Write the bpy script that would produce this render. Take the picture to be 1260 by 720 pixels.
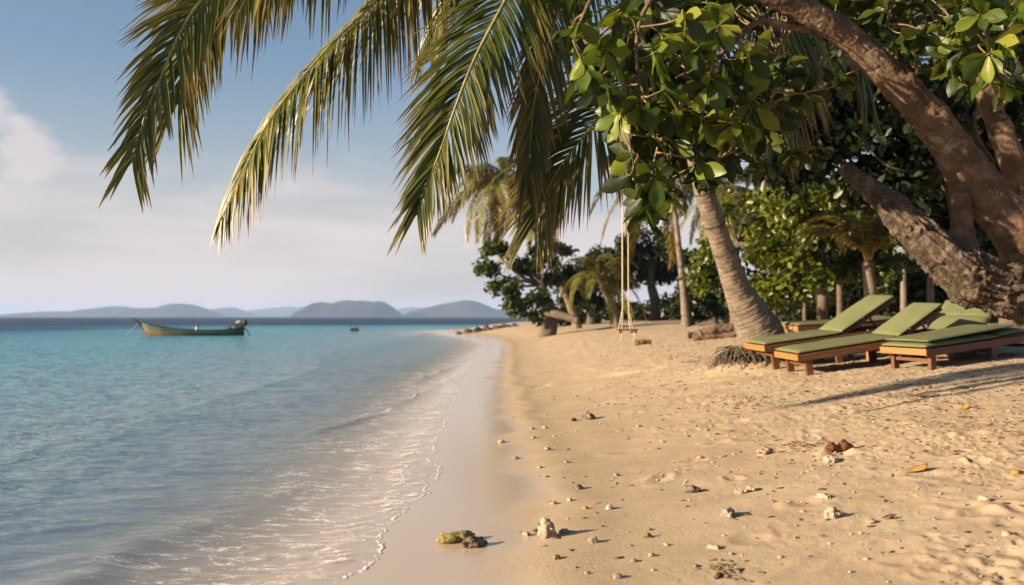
import bpy, bmesh, math, random
import numpy as np
from mathutils import Vector, Matrix

R = math.radians
for o in list(bpy.data.objects):
    bpy.data.objects.remove(o)
scene = bpy.context.scene
COL = scene.collection
RNG = np.random.default_rng(7)
random.seed(7)

# ------------------------------------------------------------------ camera
CAM_H = 1.25
F = 1225.0
PITCH = math.atan(30 / F)
cam_d = bpy.data.cameras.new('camera')
cam = bpy.data.objects.new('camera', cam_d)
COL.objects.link(cam)
cam.location = (0, 0, CAM_H)
cam.rotation_euler = (R(90) + PITCH, 0, 0)
cam_d.sensor_width = 36
cam_d.lens = F / 1260 * 36
cam_d.clip_start = 0.05
cam_d.clip_end = 40000
cam_d.dof.use_dof = True
cam_d.dof.focus_distance = 6.9
cam_d.dof.aperture_fstop = 2.0
scene.camera = cam

# ------------------------------------------------------------------ light
SUN_EL = 15.8
SUN_AZ = math.atan2(-0.945, -0.327)          # clockwise from +Y, towards the sun
world = bpy.data.worlds.new('World')
scene.world = world
world.use_nodes = True
wn = world.node_tree.nodes
wl = world.node_tree.links
wn.clear()


def N(tree, kind, **kw):
    n = tree.nodes.new(kind)
    for k, v in kw.items():
        if k == 'ins':
            for i, val in v.items():
                n.inputs[i].default_value = val
        else:
            setattr(n, k, v)
    return n


def ramp(tree, stops, interp='LINEAR'):
    n = tree.nodes.new('ShaderNodeValToRGB')
    cr = n.color_ramp
    cr.interpolation = interp
    while len(cr.elements) < len(stops):
        cr.elements.new(0.5)
    for e, (p, c) in zip(cr.elements, stops):
        e.position = p
        e.color = (*c, 1) if len(c) == 3 else c
    return n


def mathn(tree, op, a, b=None, c=None, clamp=False):
    n = tree.nodes.new('ShaderNodeMath')
    n.operation = op
    n.use_clamp = clamp
    for i, v in enumerate((a, b, c)):
        if v is None:
            continue
        if isinstance(v, (int, float)):
            n.inputs[i].default_value = v
        else:
            tree.links.new(v, n.inputs[i])
    return n.outputs[0]


def mrange(tree, v, a, b, c=0.0, d=1.0, smooth=True):
    n = tree.nodes.new('ShaderNodeMapRange')
    n.interpolation_type = 'SMOOTHSTEP' if smooth else 'LINEAR'
    tree.links.new(v, n.inputs[0])
    for i, x in zip((1, 2, 3, 4), (a, b, c, d)):
        n.inputs[i].default_value = x
    return n.outputs[0]


def mixc(tree, fac, a, b, mode='MIX'):
    n = tree.nodes.new('ShaderNodeMix')
    n.data_type = 'RGBA'
    n.blend_type = mode
    for idx, v in ((0, fac), (6, a), (7, b)):
        if isinstance(v, (int, float)):
            n.inputs[idx].default_value = v
        elif isinstance(v, tuple):
            n.inputs[idx].default_value = (*v, 1) if len(v) == 3 else v
        else:
            tree.links.new(v, n.inputs[idx])
    return n.outputs[2]


def build_world():
    t = world.node_tree
    sky = N(t, 'ShaderNodeTexSky', sky_type='NISHITA', sun_disc=False)
    sky.sun_elevation = R(SUN_EL)
    sky.sun_rotation = SUN_AZ
    sky.air_density = 1.0
    sky.dust_density = 1.6
    sky.ozone_density = 2.0
    tc = N(t, 'ShaderNodeTexCoord')
    sep = N(t, 'ShaderNodeSeparateXYZ')
    wl.new(tc.outputs['Generated'], sep.inputs[0])
    z = sep.outputs[2]
    # thin stratus sheet, stretched along the horizon
    mp = N(t, 'ShaderNodeMapping')
    mp.inputs['Scale'].default_value = (1.6, 1.6, 11.0)
    wl.new(tc.outputs['Generated'], mp.inputs[0])
    n1 = N(t, 'ShaderNodeTexNoise', ins={'Scale': 1.7, 'Detail': 7.0, 'Roughness': 0.52, 'Distortion': 0.25})
    wl.new(mp.outputs[0], n1.inputs['Vector'])
    low = mrange(t, z, 0.23, 0.08)
    sheet = mathn(t, 'ADD', n1.outputs[0], mathn(t, 'MULTIPLY', low, 0.30))
    sheet = mrange(t, sheet, 0.60, 0.95)
    sheet = mathn(t, 'MULTIPLY', sheet, mrange(t, z, 0.27, 0.13))
    # small heaped clouds
    mp2 = N(t, 'ShaderNodeMapping')
    mp2.inputs['Scale'].default_value = (1.0, 1.0, 1.5)
    mp2.inputs['Location'].default_value = (0.62, 0.0, 0.3)
    wl.new(tc.outputs['Generated'], mp2.inputs[0])
    n2 = N(t, 'ShaderNodeTexNoise', ins={'Scale': 8.5, 'Detail': 8.0, 'Roughness': 0.55})
    wl.new(mp2.outputs[0], n2.inputs['Vector'])
    vd = N(t, 'ShaderNodeVectorMath', operation='DISTANCE')
    wl.new(tc.outputs['Generated'], vd.inputs[0])
    d0 = Vector((-0.455, 0.87, 0.150)).normalized()
    vd.inputs[1].default_value = d0
    near = mrange(t, vd.outputs['Value'], 0.115, 0.0)
    heap = mathn(t, 'MULTIPLY', mrange(t, mathn(t, 'ADD', n2.outputs[0], mathn(t, 'MULTIPLY', near, 0.26)), 0.66, 0.82), near)
    heap = mathn(t, 'MULTIPLY', heap, 1.5, clamp=True)
    cl = mathn(t, 'MAXIMUM', sheet, mathn(t, 'MULTIPLY', heap, 0.85))
    hz = mathn(t, 'MULTIPLY', mrange(t, z, 0.26, -0.02), 0.80)
    base = mixc(t, hz, sky.outputs[0], (4.6, 4.15, 4.1))
    col = mixc(t, mathn(t, 'MULTIPLY', cl, 0.85), base, (5.5, 4.9, 4.75))
    bg = N(t, 'ShaderNodeBackground', ins={'Strength': 0.051})
    wl.new(col, bg.inputs[0])
    out = N(t, 'ShaderNodeOutputWorld')
    wl.new(bg.outputs[0], out.inputs[0])


build_world()
sun_d = bpy.data.lights.new('sun', 'SUN')
sun_d.energy = 5.0
sun_d.angle = R(0.6)
sun_d.color = (1.0, 0.79, 0.55)
sun = bpy.data.objects.new('sun', sun_d)
COL.objects.link(sun)
sdir = Vector((math.sin(SUN_AZ) * math.cos(R(SUN_EL)), math.cos(SUN_AZ) * math.cos(R(SUN_EL)), math.sin(R(SUN_EL))))
sun.rotation_euler = sdir.to_track_quat('Z', 'Y').to_euler()

scene.view_settings.view_transform = 'Standard'
scene.view_settings.look = 'None'
scene.view_settings.exposure = 1.55
scene.view_settings.gamma = 1
scene.view_settings.use_curve_mapping = False
scene.render.engine = 'CYCLES'
cy = scene.cycles
cy.use_denoising = True
cy.max_bounces = 8
cy.diffuse_bounces = 3
cy.glossy_bounces = 3
cy.transmission_bounces = 4
cy.transparent_max_bounces = 8
cy.volume_bounces = 0
cy.caustics_reflective = False
cy.caustics_refractive = False
cy.sample_clamp_indirect = 8.0

# ------------------------------------------------------------------ pixel helper (1260 x 720 frame)


def ray(px, py):
    a, b = (px - 630) / F, (360 - py) / F
    ca, sa = math.cos(PITCH), math.sin(PITCH)
    return Vector((a, ca - b * sa, sa + b * ca))


def at(px, py, Y):
    d = ray(px, py)
    return Vector((0, 0, CAM_H)) + d * (Y / d.y)


# ------------------------------------------------------------------ noise
_P = np.random.default_rng(3).permutation(512)
_P = np.concatenate([_P, _P, _P])
_ang = np.random.default_rng(4).uniform(0, 2 * np.pi, 512)
_G2 = np.stack([np.cos(_ang), np.sin(_ang)], 1)
_g3 = np.random.default_rng(5).normal(size=(512, 3))
_G3 = _g3 / np.linalg.norm(_g3, axis=1, keepdims=True)


def fade(t):
    return t * t * t * (t * (t * 6 - 15) + 10)


def perlin2(x, y):
    x, y = np.broadcast_arrays(np.asarray(x, float), np.asarray(y, float))
    xi, yi = np.floor(x).astype(np.int64), np.floor(y).astype(np.int64)
    xf, yf = x - xi, y - yi
    xi, yi = xi & 511, yi & 511

    def g(ix, iy, dx, dy):
        k = _P[(_P[ix & 511] + iy) & 511]
        return _G2[k, 0] * dx + _G2[k, 1] * dy
    u, v = fade(xf), fade(yf)
    a = g(xi, yi, xf, yf)
    b = g(xi + 1, yi, xf - 1, yf)
    c = g(xi, yi + 1, xf, yf - 1)
    d = g(xi + 1, yi + 1, xf - 1, yf - 1)
    return 1.5 * ((a + (b - a) * u) + ((c + (d - c) * u) - (a + (b - a) * u)) * v)


def fbm2(x, y, octv=4, gain=0.5):
    s, a, t = 0, 1, 0
    for i in range(octv):
        s = s + a * perlin2(x * 2 ** i + 17.3 * i, y * 2 ** i + 9.1 * i)
        t += a
        a *= gain
    return s / t


def perlin3(p):
    i = np.floor(p).astype(np.int64)
    f = p - i
    i &= 511
    u = fade(f)
    res = 0
    for dx in (0, 1):
        for dy in (0, 1):
            for dz in (0, 1):
                k = _P[(_P[(_P[(i[:, 0] + dx) & 511] + i[:, 1] + dy) & 511] + i[:, 2] + dz) & 511]
                g = _G3[k]
                dot = g[:, 0] * (f[:, 0] - dx) + g[:, 1] * (f[:, 1] - dy) + g[:, 2] * (f[:, 2] - dz)
                w = (u[:, 0] if dx else 1 - u[:, 0]) * (u[:, 1] if dy else 1 - u[:, 1]) * (u[:, 2] if dz else 1 - u[:, 2])
                res = res + w * dot
    return 1.5 * res


def sstep(a, b, x):
    t = np.clip((np.asarray(x, float) - a) / (b - a), 0, 1)
    return t * t * (3 - 2 * t)


# ------------------------------------------------------------------ mesh helpers
def mesh_np(name, V, Fc, smooth=False):
    """V (n,3); Fc list of int arrays (m,k), mixed k allowed."""
    me = bpy.data.meshes.new(name)
    V = np.asarray(V, np.float32)
    me.vertices.add(len(V))
    me.vertices.foreach_set('co', V.ravel())
    if not isinstance(Fc, (list, tuple)):
        Fc = [Fc]
    Fc = [np.asarray(f, np.int32) for f in Fc if len(f)]
    nl = sum(f.size for f in Fc)
    npoly = sum(len(f) for f in Fc)
    me.loops.add(nl)
    me.polygons.add(npoly)
    me.loops.foreach_set('vertex_index', np.concatenate([f.ravel() for f in Fc]))
    tot = np.concatenate([np.full(len(f), f.shape[1], np.int32) for f in Fc])
    st = np.concatenate([[0], np.cumsum(tot)[:-1]]).astype(np.int32)
    me.polygons.foreach_set('loop_start', st)
    if smooth:
        me.polygons.foreach_set('use_smooth', np.ones(npoly, bool))
    me.update(calc_edges=True)
    return me


def fattr(me, name, vals):
    a = me.attributes.new(name, 'FLOAT', 'POINT')
    a.data.foreach_set('value', np.asarray(vals, np.float32).ravel())


def obj(name, me, mat=None, parent=None):
    o = bpy.data.objects.new(name, me)
    COL.objects.link(o)
    if mat is not None and me is not None and not me.materials:
        me.materials.append(mat)
    if parent is not None:
        o.parent = parent
        o.matrix_parent_inverse = parent.matrix_world.inverted() if False else Matrix.Identity(4)
    return o


def tag(o, label=None, cat=None, group=None, kind=None):
    if label:
        o['label'] = label
    if cat:
        o['category'] = cat
    if group:
        o['group'] = group
    if kind:
        o['kind'] = kind
    return o


def empty(name, loc=(0, 0, 0), rz=0.0):
    o = bpy.data.objects.new(name, None)
    COL.objects.link(o)
    o.empty_display_size = 0.2
    o.location = loc
    o.rotation_euler = (0, 0, rz)
    return o


class MB:
    """collects geometry for ONE mesh"""

    def __init__(self):
        self.V, self.F, self.n = [], {}, 0

    def add(self, V, F):
        V = np.asarray(V, float).reshape(-1, 3)
        F = np.asarray(F, int)
        self.V.append(V)
        self.F.setdefault(F.shape[1], []).append(F + self.n)
        self.n += len(V)
        return self

    def mesh(self, name, smooth=False):
        return mesh_np(name, np.concatenate(self.V), [np.concatenate(f) for f in self.F.values()], smooth)


def catmull(P, n):
    P = np.asarray(P, float)
    m = len(P)
    t = np.linspace(0, m - 1, n)
    i = np.clip(t.astype(int), 0, m - 2)
    f = (t - i)[:, None]
    g = lambda k: P[np.clip(k, 0, m - 1)]
    p0, p1, p2, p3 = g(i - 1), g(i), g(i + 1), g(i + 2)
    return 0.5 * (2 * p1 + (p2 - p0) * f + (2 * p0 - 5 * p1 + 4 * p2 - p3) * f ** 2 + (3 * p1 - p0 - 3 * p2 + p3) * f ** 3)


def frames(C):
    T = np.gradient(C, axis=0)
    T /= np.linalg.norm(T, axis=1, keepdims=True) + 1e-9
    ref = np.array([0.31, -0.2, 0.93]) if abs(T[0] @ np.array([0, 0, 1])) < 0.9 else np.array([1.0, 0.1, 0])
    Nn = np.zeros_like(T)
    n = ref - T[0] * (ref @ T[0])
    n /= np.linalg.norm(n)
    for k in range(len(T)):
        n = n - T[k] * (n @ T[k])
        n /= np.linalg.norm(n) + 1e-9
        Nn[k] = n
    return T, Nn, np.cross(T, Nn)


def tube(pts, radii, rings=40, seg=12, disp=None, cap=True, rfun=None):
    """tapered tube along a smoothed path -> (V, F4, F3)"""
    C = catmull(pts, rings)
    r = np.interp(np.linspace(0, 1, rings), np.linspace(0, 1, len(radii)), radii)
    if rfun is not None:
        L = np.concatenate([[0], np.cumsum(np.linalg.norm(np.diff(C, axis=0), axis=1))])
        r = rfun(L, r)
    T, Nn, B = frames(C)
    a = np.linspace(0, 2 * np.pi, seg, endpoint=False)
    dirs = np.cos(a)[None, :, None] * Nn[:, None] + np.sin(a)[None, :, None] * B[:, None]
    V = (C[:, None] + dirs * r[:, None, None]).reshape(-1, 3)
    if disp is not None:
        if getattr(disp, 'param', False):
            L = np.concatenate([[0], np.cumsum(np.linalg.norm(np.diff(C, axis=0), axis=1))])
            q = np.stack([np.tile(np.cos(a), rings), np.tile(np.sin(a), rings), np.repeat(L, seg)], 1)
            V = V + dirs.reshape(-1, 3) * (disp(V, q) * np.repeat(r, seg))[:, None]
        else:
            V = V + dirs.reshape(-1, 3) * (disp(V) * np.repeat(r, seg))[:, None]
    k, j = np.meshgrid(np.arange(rings - 1), np.arange(seg), indexing='ij')
    a0 = k * seg + j
    a1 = k * seg + (j + 1) % seg
    F4 = np.stack([a0, a1, a1 + seg, a0 + seg], -1).reshape(-1, 4)
    n = len(V)
    F3 = np.zeros((0, 3), int)
    if cap:
        V = np.concatenate([V, [C[0] - T[0] * r[0] * .2], [C[-1] + T[-1] * r[-1] * .3]])
        j = np.arange(seg)
        F3 = np.concatenate([np.stack([(j + 1) % seg, j, np.full(seg, n)], 1),
                             np.stack([(rings - 1) * seg + j, (rings - 1) * seg + (j + 1) % seg, np.full(seg, n + 1)], 1)])
    return V, F4, F3


def add_tube(mb, pts, radii, **kw):
    V, F4, F3 = tube(pts, radii, **kw)
    n0 = mb.n
    mb.add(V, F4)
    if len(F3):
        mb.F.setdefault(3, []).append(F3 + n0)
    return mb


def tube_mesh(name, pts, radii, smooth=True, **kw):
    return add_tube(MB(), pts, radii, **kw).mesh(name, smooth)


def box_vf(x0, x1, y0, y1, z0, z1, bev=0.0):
    """bevelled box (chamfer on all edges)"""
    bm = bmesh.new()
    bmesh.ops.create_cube(bm, size=1)
    for v in bm.verts:
        v.co = Vector(((x0 + x1) / 2 + v.co.x * (x1 - x0), (y0 + y1) / 2 + v.co.y * (y1 - y0), (z0 + z1) / 2 + v.co.z * (z1 - z0)))
    if bev:
        bmesh.ops.bevel(bm, geom=bm.edges[:], offset=bev, segments=2, affect='EDGES', profile=0.6)
    return bm


def box_mesh(name, x0, x1, y0, y1, z0, z1, bev=0.006, M=None, smooth=False):
    bm = box_vf(x0, x1, y0, y1, z0, z1, bev)
    if M is not None:
        bm.transform(M)
    me = bpy.data.meshes.new(name)
    bm.to_mesh(me)
    bm.free()
    return me


# ------------------------------------------------------------------ materials
def new_mat(name):
    m = bpy.data.materials.new(name)
    m.use_nodes = True
    m.node_tree.nodes.clear()
    return m, m.node_tree


def finish(t, shader):
    out = t.nodes.new('ShaderNodeOutputMaterial')
    t.links.new(shader, out.inputs[0])


def simple_mat(name, c1, c2, rough=0.7, scale=6.0, bump=0.0, bscale=30.0, stretch=(1, 1, 1), spec=0.3, detail=5.0):
    m, t = new_mat(name)
    tc = N(t, 'ShaderNodeTexCoord')
    mp = N(t, 'ShaderNodeMapping')
    mp.inputs['Scale'].default_value = stretch
    t.links.new(tc.outputs['Object'], mp.inputs[0])
    n = N(t, 'ShaderNodeTexNoise', ins={'Scale': scale, 'Detail': detail, 'Roughness': 0.6})
    t.links.new(mp.outputs[0], n.inputs['Vector'])
    f = mrange(t, n.outputs[0], 0.32, 0.68)
    col = mixc(t, f, c1, c2)
    b = N(t, 'ShaderNodeBsdfPrincipled', ins={'Roughness': rough, 'Specular IOR Level': spec})
    t.links.new(col, b.inputs['Base Color'])
    if bump:
        n2 = N(t, 'ShaderNodeTexNoise', ins={'Scale': bscale, 'Detail': 6.0, 'Roughness': 0.65})
        t.links.new(mp.outputs[0], n2.inputs['Vector'])
        bp = N(t, 'ShaderNodeBump', ins={'Strength': 1.0, 'Distance': bump})
        t.links.new(n2.outputs[0], bp.inputs['Height'])
        t.links.new(bp.outputs[0], b.inputs['Normal'])
    finish(t, b.outputs[0])
    return m


def leaf_mat(name, stops, trans=0.35, rough=0.45, spec=0.4, objrand=False, tipcol=None):
    m, t = new_mat(name)
    at_ = N(t, 'ShaderNodeAttribute', attribute_name='rnd')
    fac = at_.outputs['Fac']
    if objrand:
        oi = N(t, 'ShaderNodeObjectInfo')
        fac = mathn(t, 'FRACT', mathn(t, 'ADD', fac, oi.outputs['Random']))
    rp = ramp(t, stops)
    t.links.new(fac, rp.inputs[0])
    col = rp.outputs[0]
    if tipcol:
        tp = N(t, 'ShaderNodeAttribute', attribute_name='tip')
        col = mixc(t, tp.outputs['Fac'], col, tipcol)
    b = N(t, 'ShaderNodeBsdfPrincipled', ins={'Roughness': rough, 'Specular IOR Level': spec})
    t.links.new(col, b.inputs['Base Color'])
    tr = N(t, 'ShaderNodeBsdfTranslucent')
    c2 = mixc(t, 1.0, col, (1.25, 1.1, 0.5), 'MULTIPLY')
    t.links.new(c2, tr.inputs[0])
    mx = N(t, 'ShaderNodeMixShader', ins={0: trans})
    t.links.new(b.outputs[0], mx.inputs[1])
    t.links.new(tr.outputs[0], mx.inputs[2])
    finish(t, mx.outputs[0])
    return m


M = {}
M['palm_leaf'] = leaf_mat('palm_leaf', [(0, (.030, .046, .008)), (.4, (.070, .092, .012)), (.7, (.155, .15, .018)), (1, (.33, .20, .035))],
                          trans=.38, rough=.38, spec=.5, tipcol=(.30, .17, .06))
M['palm_dry'] = leaf_mat('palm_dry', [(0, (.16, .13, .03)), (.5, (.27, .19, .05)), (1, (.36, .24, .09))], trans=.3, rough=.5, tipcol=(.30, .2, .09))
M['rachis'] = simple_mat('rachis', (.20, .18, .045), (.30, .25, .085), .4, 9, 0, spec=.5)
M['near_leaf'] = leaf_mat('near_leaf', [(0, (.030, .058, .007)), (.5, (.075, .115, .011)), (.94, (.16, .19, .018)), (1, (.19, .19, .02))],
                          trans=.36, rough=.42, spec=.30, objrand=True)  # outer leaves: sunlight put into the colour as lighter greens
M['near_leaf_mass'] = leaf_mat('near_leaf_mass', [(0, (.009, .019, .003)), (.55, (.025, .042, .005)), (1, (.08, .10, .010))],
                               trans=.36, rough=.45, spec=.28)  # same leaves further in, their shade put into the colour as darker greens
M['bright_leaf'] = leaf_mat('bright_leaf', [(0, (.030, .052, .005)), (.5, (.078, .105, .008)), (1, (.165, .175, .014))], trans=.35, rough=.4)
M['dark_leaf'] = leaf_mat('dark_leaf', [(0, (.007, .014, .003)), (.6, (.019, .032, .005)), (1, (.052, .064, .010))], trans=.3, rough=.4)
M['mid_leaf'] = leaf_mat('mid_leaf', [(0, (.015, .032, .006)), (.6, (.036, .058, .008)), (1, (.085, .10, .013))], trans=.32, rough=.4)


def bark_mat(name, cols, scale=9, ring=False, bump=.012, pale=None):
    m, t = new_mat(name)
    tc = N(t, 'ShaderNodeTexCoord')
    n = N(t, 'ShaderNodeTexNoise', ins={'Scale': scale, 'Detail': 8.0, 'Roughness': .68, 'Distortion': .4})
    t.links.new(tc.outputs['Object'], n.inputs['Vector'])
    rp = ramp(t, [(.30, cols[0]), (.50, cols[1]), (.66, cols[2]), (.78, cols[3])])
    t.links.new(n.outputs[0], rp.inputs[0])
    col = rp.outputs[0]
    if pale:
        n3 = N(t, 'ShaderNodeTexNoise', ins={'Scale': scale * .45, 'Detail': 6.0, 'Roughness': .6, 'Distortion': .8})
        t.links.new(tc.outputs['Object'], n3.inputs['Vector'])
        col = mixc(t, mathn(t, 'MULTIPLY', mrange(t, n3.outputs[0], .56, .66), .6), col, pale)
    if ring:
        at_ = N(t, 'ShaderNodeAttribute', attribute_name='ring')
        col = mixc(t, mathn(t, 'MULTIPLY', at_.outputs['Fac'], .75), col, (.055, .042, .03))
    n2 = N(t, 'ShaderNodeTexNoise', ins={'Scale': scale * 4.5, 'Detail': 7.0, 'Roughness': .7})
    t.links.new(tc.outputs['Object'], n2.inputs['Vector'])
    bp = N(t, 'ShaderNodeBump', ins={'Strength': 1.0, 'Distance': bump})
    t.links.new(n2.outputs[0], bp.inputs['Height'])
    b = N(t, 'ShaderNodeBsdfPrincipled', ins={'Roughness': .85, 'Specular IOR Level': .25})
    t.links.new(col, b.inputs['Base Color'])
    t.links.new(bp.outputs[0], b.inputs['Normal'])
    finish(t, b.outputs[0])
    return m


M['palm_bark'] = bark_mat('palm_bark', [(.085, .065, .048), (.15, .118, .088), (.21, .165, .125), (.29, .235, .18)], 7, True, .014)
M['limb_bark'] = bark_mat('limb_bark', [(.045, .029, .017), (.115, .072, .042), (.205, .135, .082), (.42, .33, .24)], 9, False, .022, (.36, .29, .21))
M['gnarl_bark'] = bark_mat('gnarl_bark', [(.020, .015, .011), (.075, .054, .036), (.16, .12, .085), (.34, .27, .20)], 15, False, .02, (.26, .21, .155))
M['dark_bark'] = bark_mat('dark_bark', [(.05, .038, .027), (.09, .07, .05), (.13, .10, .07), (.2, .16, .12)], 6, False, .01)
M['pale_bark'] = bark_mat('pale_bark', [(.22, .18, .14), (.32, .27, .21), (.40, .34, .27), (.46, .4, .33)], 5, False, .006)
M['twig'] = simple_mat('twig', (.10, .065, .03), (.19, .125, .06), .7, 12)


# ------------------------------------------------------------------ terrain
XS_Y = [-60, 0, 4.5, 5.6, 6.8, 7.7, 10, 13, 20, 35, 46, 54, 62, 75, 88, 98, 108, 122, 140, 170, 400]
XS_X = [-.9, -.78, -.72, -.69, -.54, -.58, -.73, -.77, -.95, -.95, -1.0, -1.6, -2.7, -5.2, -6.2, -4.6, 1.5, 14, 45, 120, 900]
_yy = np.linspace(-60, 400, 9200)
_xx = np.interp(_yy, XS_Y, XS_X)
_ker = np.hanning(61)
_xs_s = np.convolve(np.pad(_xx, 30, mode='edge'), _ker / _ker.sum(), mode='valid')


def xs(y):
    return np.interp(y, _yy, _xs_s)


def dshore(x, y):
    s = (xs(np.asarray(y) + .5) - xs(np.asarray(y) - .5))
    return (x - xs(y)) / np.sqrt(1 + s * s)


PD = [-400, -70, -42, -30, -14, -5, -2, -.8, -.35, 0, .5, 1.0, 1.8, 2.8, 4.4, 6, 9, 14, 40, 400]
PZ = [-9, -8, -5.6, -3.2, -2.2, -1.0, -.33, -.10, -.012, .022, .055, .09, .165, .29, .49, .66, .86, .97, 1.02, 1.02]
_dd = np.linspace(-100, 100, 16000)
_pz = np.interp(_dd, PD, PZ)
_k2 = np.hanning(41)
_pz = np.convolve(np.pad(_pz, 20, mode='edge'), _k2 / _k2.sum(), mode='valid')
MOUND = at(925, 430, 13.9)
ridge_px = [(912, 432), (870, 442), (840, 449), (790, 457), (740, 464), (680, 474)]


def base_h(x, y):
    d = dshore(x, y)
    z = np.interp(d, _dd, _pz)
    z = z + .10 * sstep(8, 16, y) * sstep(1, 4, d)
    mx = x - MOUND.x
    my = y - MOUND.y
    z = z + .17 * np.exp(-(mx * mx / .45 + my * my / .40))
    return z


def ground_hit(px, py):
    d = ray(px, py)
    t = 1.5
    o = Vector((0, 0, CAM_H))
    for _ in range(4000):
        p = o + d * t
        if p.z <= float(base_h(p.x, p.y)):
            break
        t *= 1.0015
    p = o + d * t
    return Vector((p.x, p.y, float(base_h(p.x, p.y))))


RIDGE = np.array([ground_hit(*p)[:2] for p in ridge_px])


def polydist(x, y, P):
    best = np.full(np.shape(x), 1e9)
    side = np.zeros(np.shape(x))
    for a, b in zip(P[:-1], P[1:]):
        ab = b - a
        t = np.clip(((x - a[0]) * ab[0] + (y - a[1]) * ab[1]) / (ab @ ab), 0, 1)
        dx, dy = x - a[0] - t * ab[0], y - a[1] - t * ab[1]
        q = np.hypot(dx, dy)
        s = ab[0] * dy - ab[1] * dx
        side = np.where(q < best, np.sign(s), side)
        best = np.minimum(best, q)
    return best, side


DENTS = []
_r = np.random.default_rng(21)
for _ in range(520):
    ty = 3.5 * (26 / 3.5) ** _r.random()
    tx = _r.uniform(.9, 1.0 + .60 * ty + 1)
    if _r.random() > float(sstep(.8, 4.5, dshore(tx, ty))) + .06:
        continue
    DENTS.append((tx, ty, _r.uniform(.04, .09), _r.uniform(.07, .15), _r.uniform(0, 3.14), _r.uniform(.003, .012)))
# a churned patch low on the right, like in the corner of the frame
for _ in range(36):
    p = ground_hit(_r.uniform(1140, 1290), _r.uniform(655, 740))
    DENTS.append((p.x, p.y, _r.uniform(.015, .04), _r.uniform(.02, .06), _r.uniform(0, 3.14), _r.uniform(.003, .010)))


def sand_detail(x, y):
    d = dshore(x, y)
    wob = .35 * fbm2(x * .9, y * .6, 3)
    dry = sstep(1.2, 3.6, d + wob * 2.0)
    semi = sstep(.75, 1.9, d + wob)
    z = .016 * fbm2(x * 1.1 + 5, y * 1.1, 3) * semi
    lump = fbm2(x * 3.7, y * 3.7, 4, .55)
    z += dry * .013 * lump
    z += dry * .007 * (np.abs(perlin2(x * 9.1 + 3, y * 9.1)) - .3)
    fine = fbm2(x * 16, y * 16, 3, .6)
    patch = sstep(-.05, .35, fbm2(x * .8 + 40, y * .8 + 11, 3))
    z += (dry * (.30 + .45 * patch) + .35 * semi * patch) * .0135 * fine + dry * (.4 + .6 * patch) * .005 * perlin2(x * 31, y * 31)
    # wrack ridge running from the palm root
    q, s = polydist(x, y, RIDGE)
    wq = q + .05 * perlin2(x * 3, y * 3)
    z += .045 * np.exp(-(wq / .12) ** 2) - .02 * np.exp(-((wq - .22) / .12) ** 2) * (s < 0)
    # faint swash berm where the wet band ends
    z += .012 * np.exp(-((d + wob * .6 - .95) / .16) ** 2)
    return z


def wedge(r, th, y0=-2.0):
    Rr, Th = np.meshgrid(r, th, indexing='ij')
    return Rr * np.sin(Th), y0 + Rr * np.cos(Th)


def grid_faces(nr, nc):
    k, j = np.meshgrid(np.arange(nr - 1), np.arange(nc - 1), indexing='ij')
    a = k * nc + j
    return np.stack([a, a + 1, a + nc + 1, a + nc], -1).reshape(-1, 4)[:, ::-1]


def compact(F4, n):
    used = np.zeros(n, bool)
    used[F4.ravel()] = True
    idx = np.cumsum(used) - 1
    return used, idx[F4]


TH = np.concatenate([np.radians(np.linspace(-78, -28.5, 26)), np.radians(np.linspace(-28, 28, 860)), np.radians(np.linspace(28.5, 78, 26))])


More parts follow.
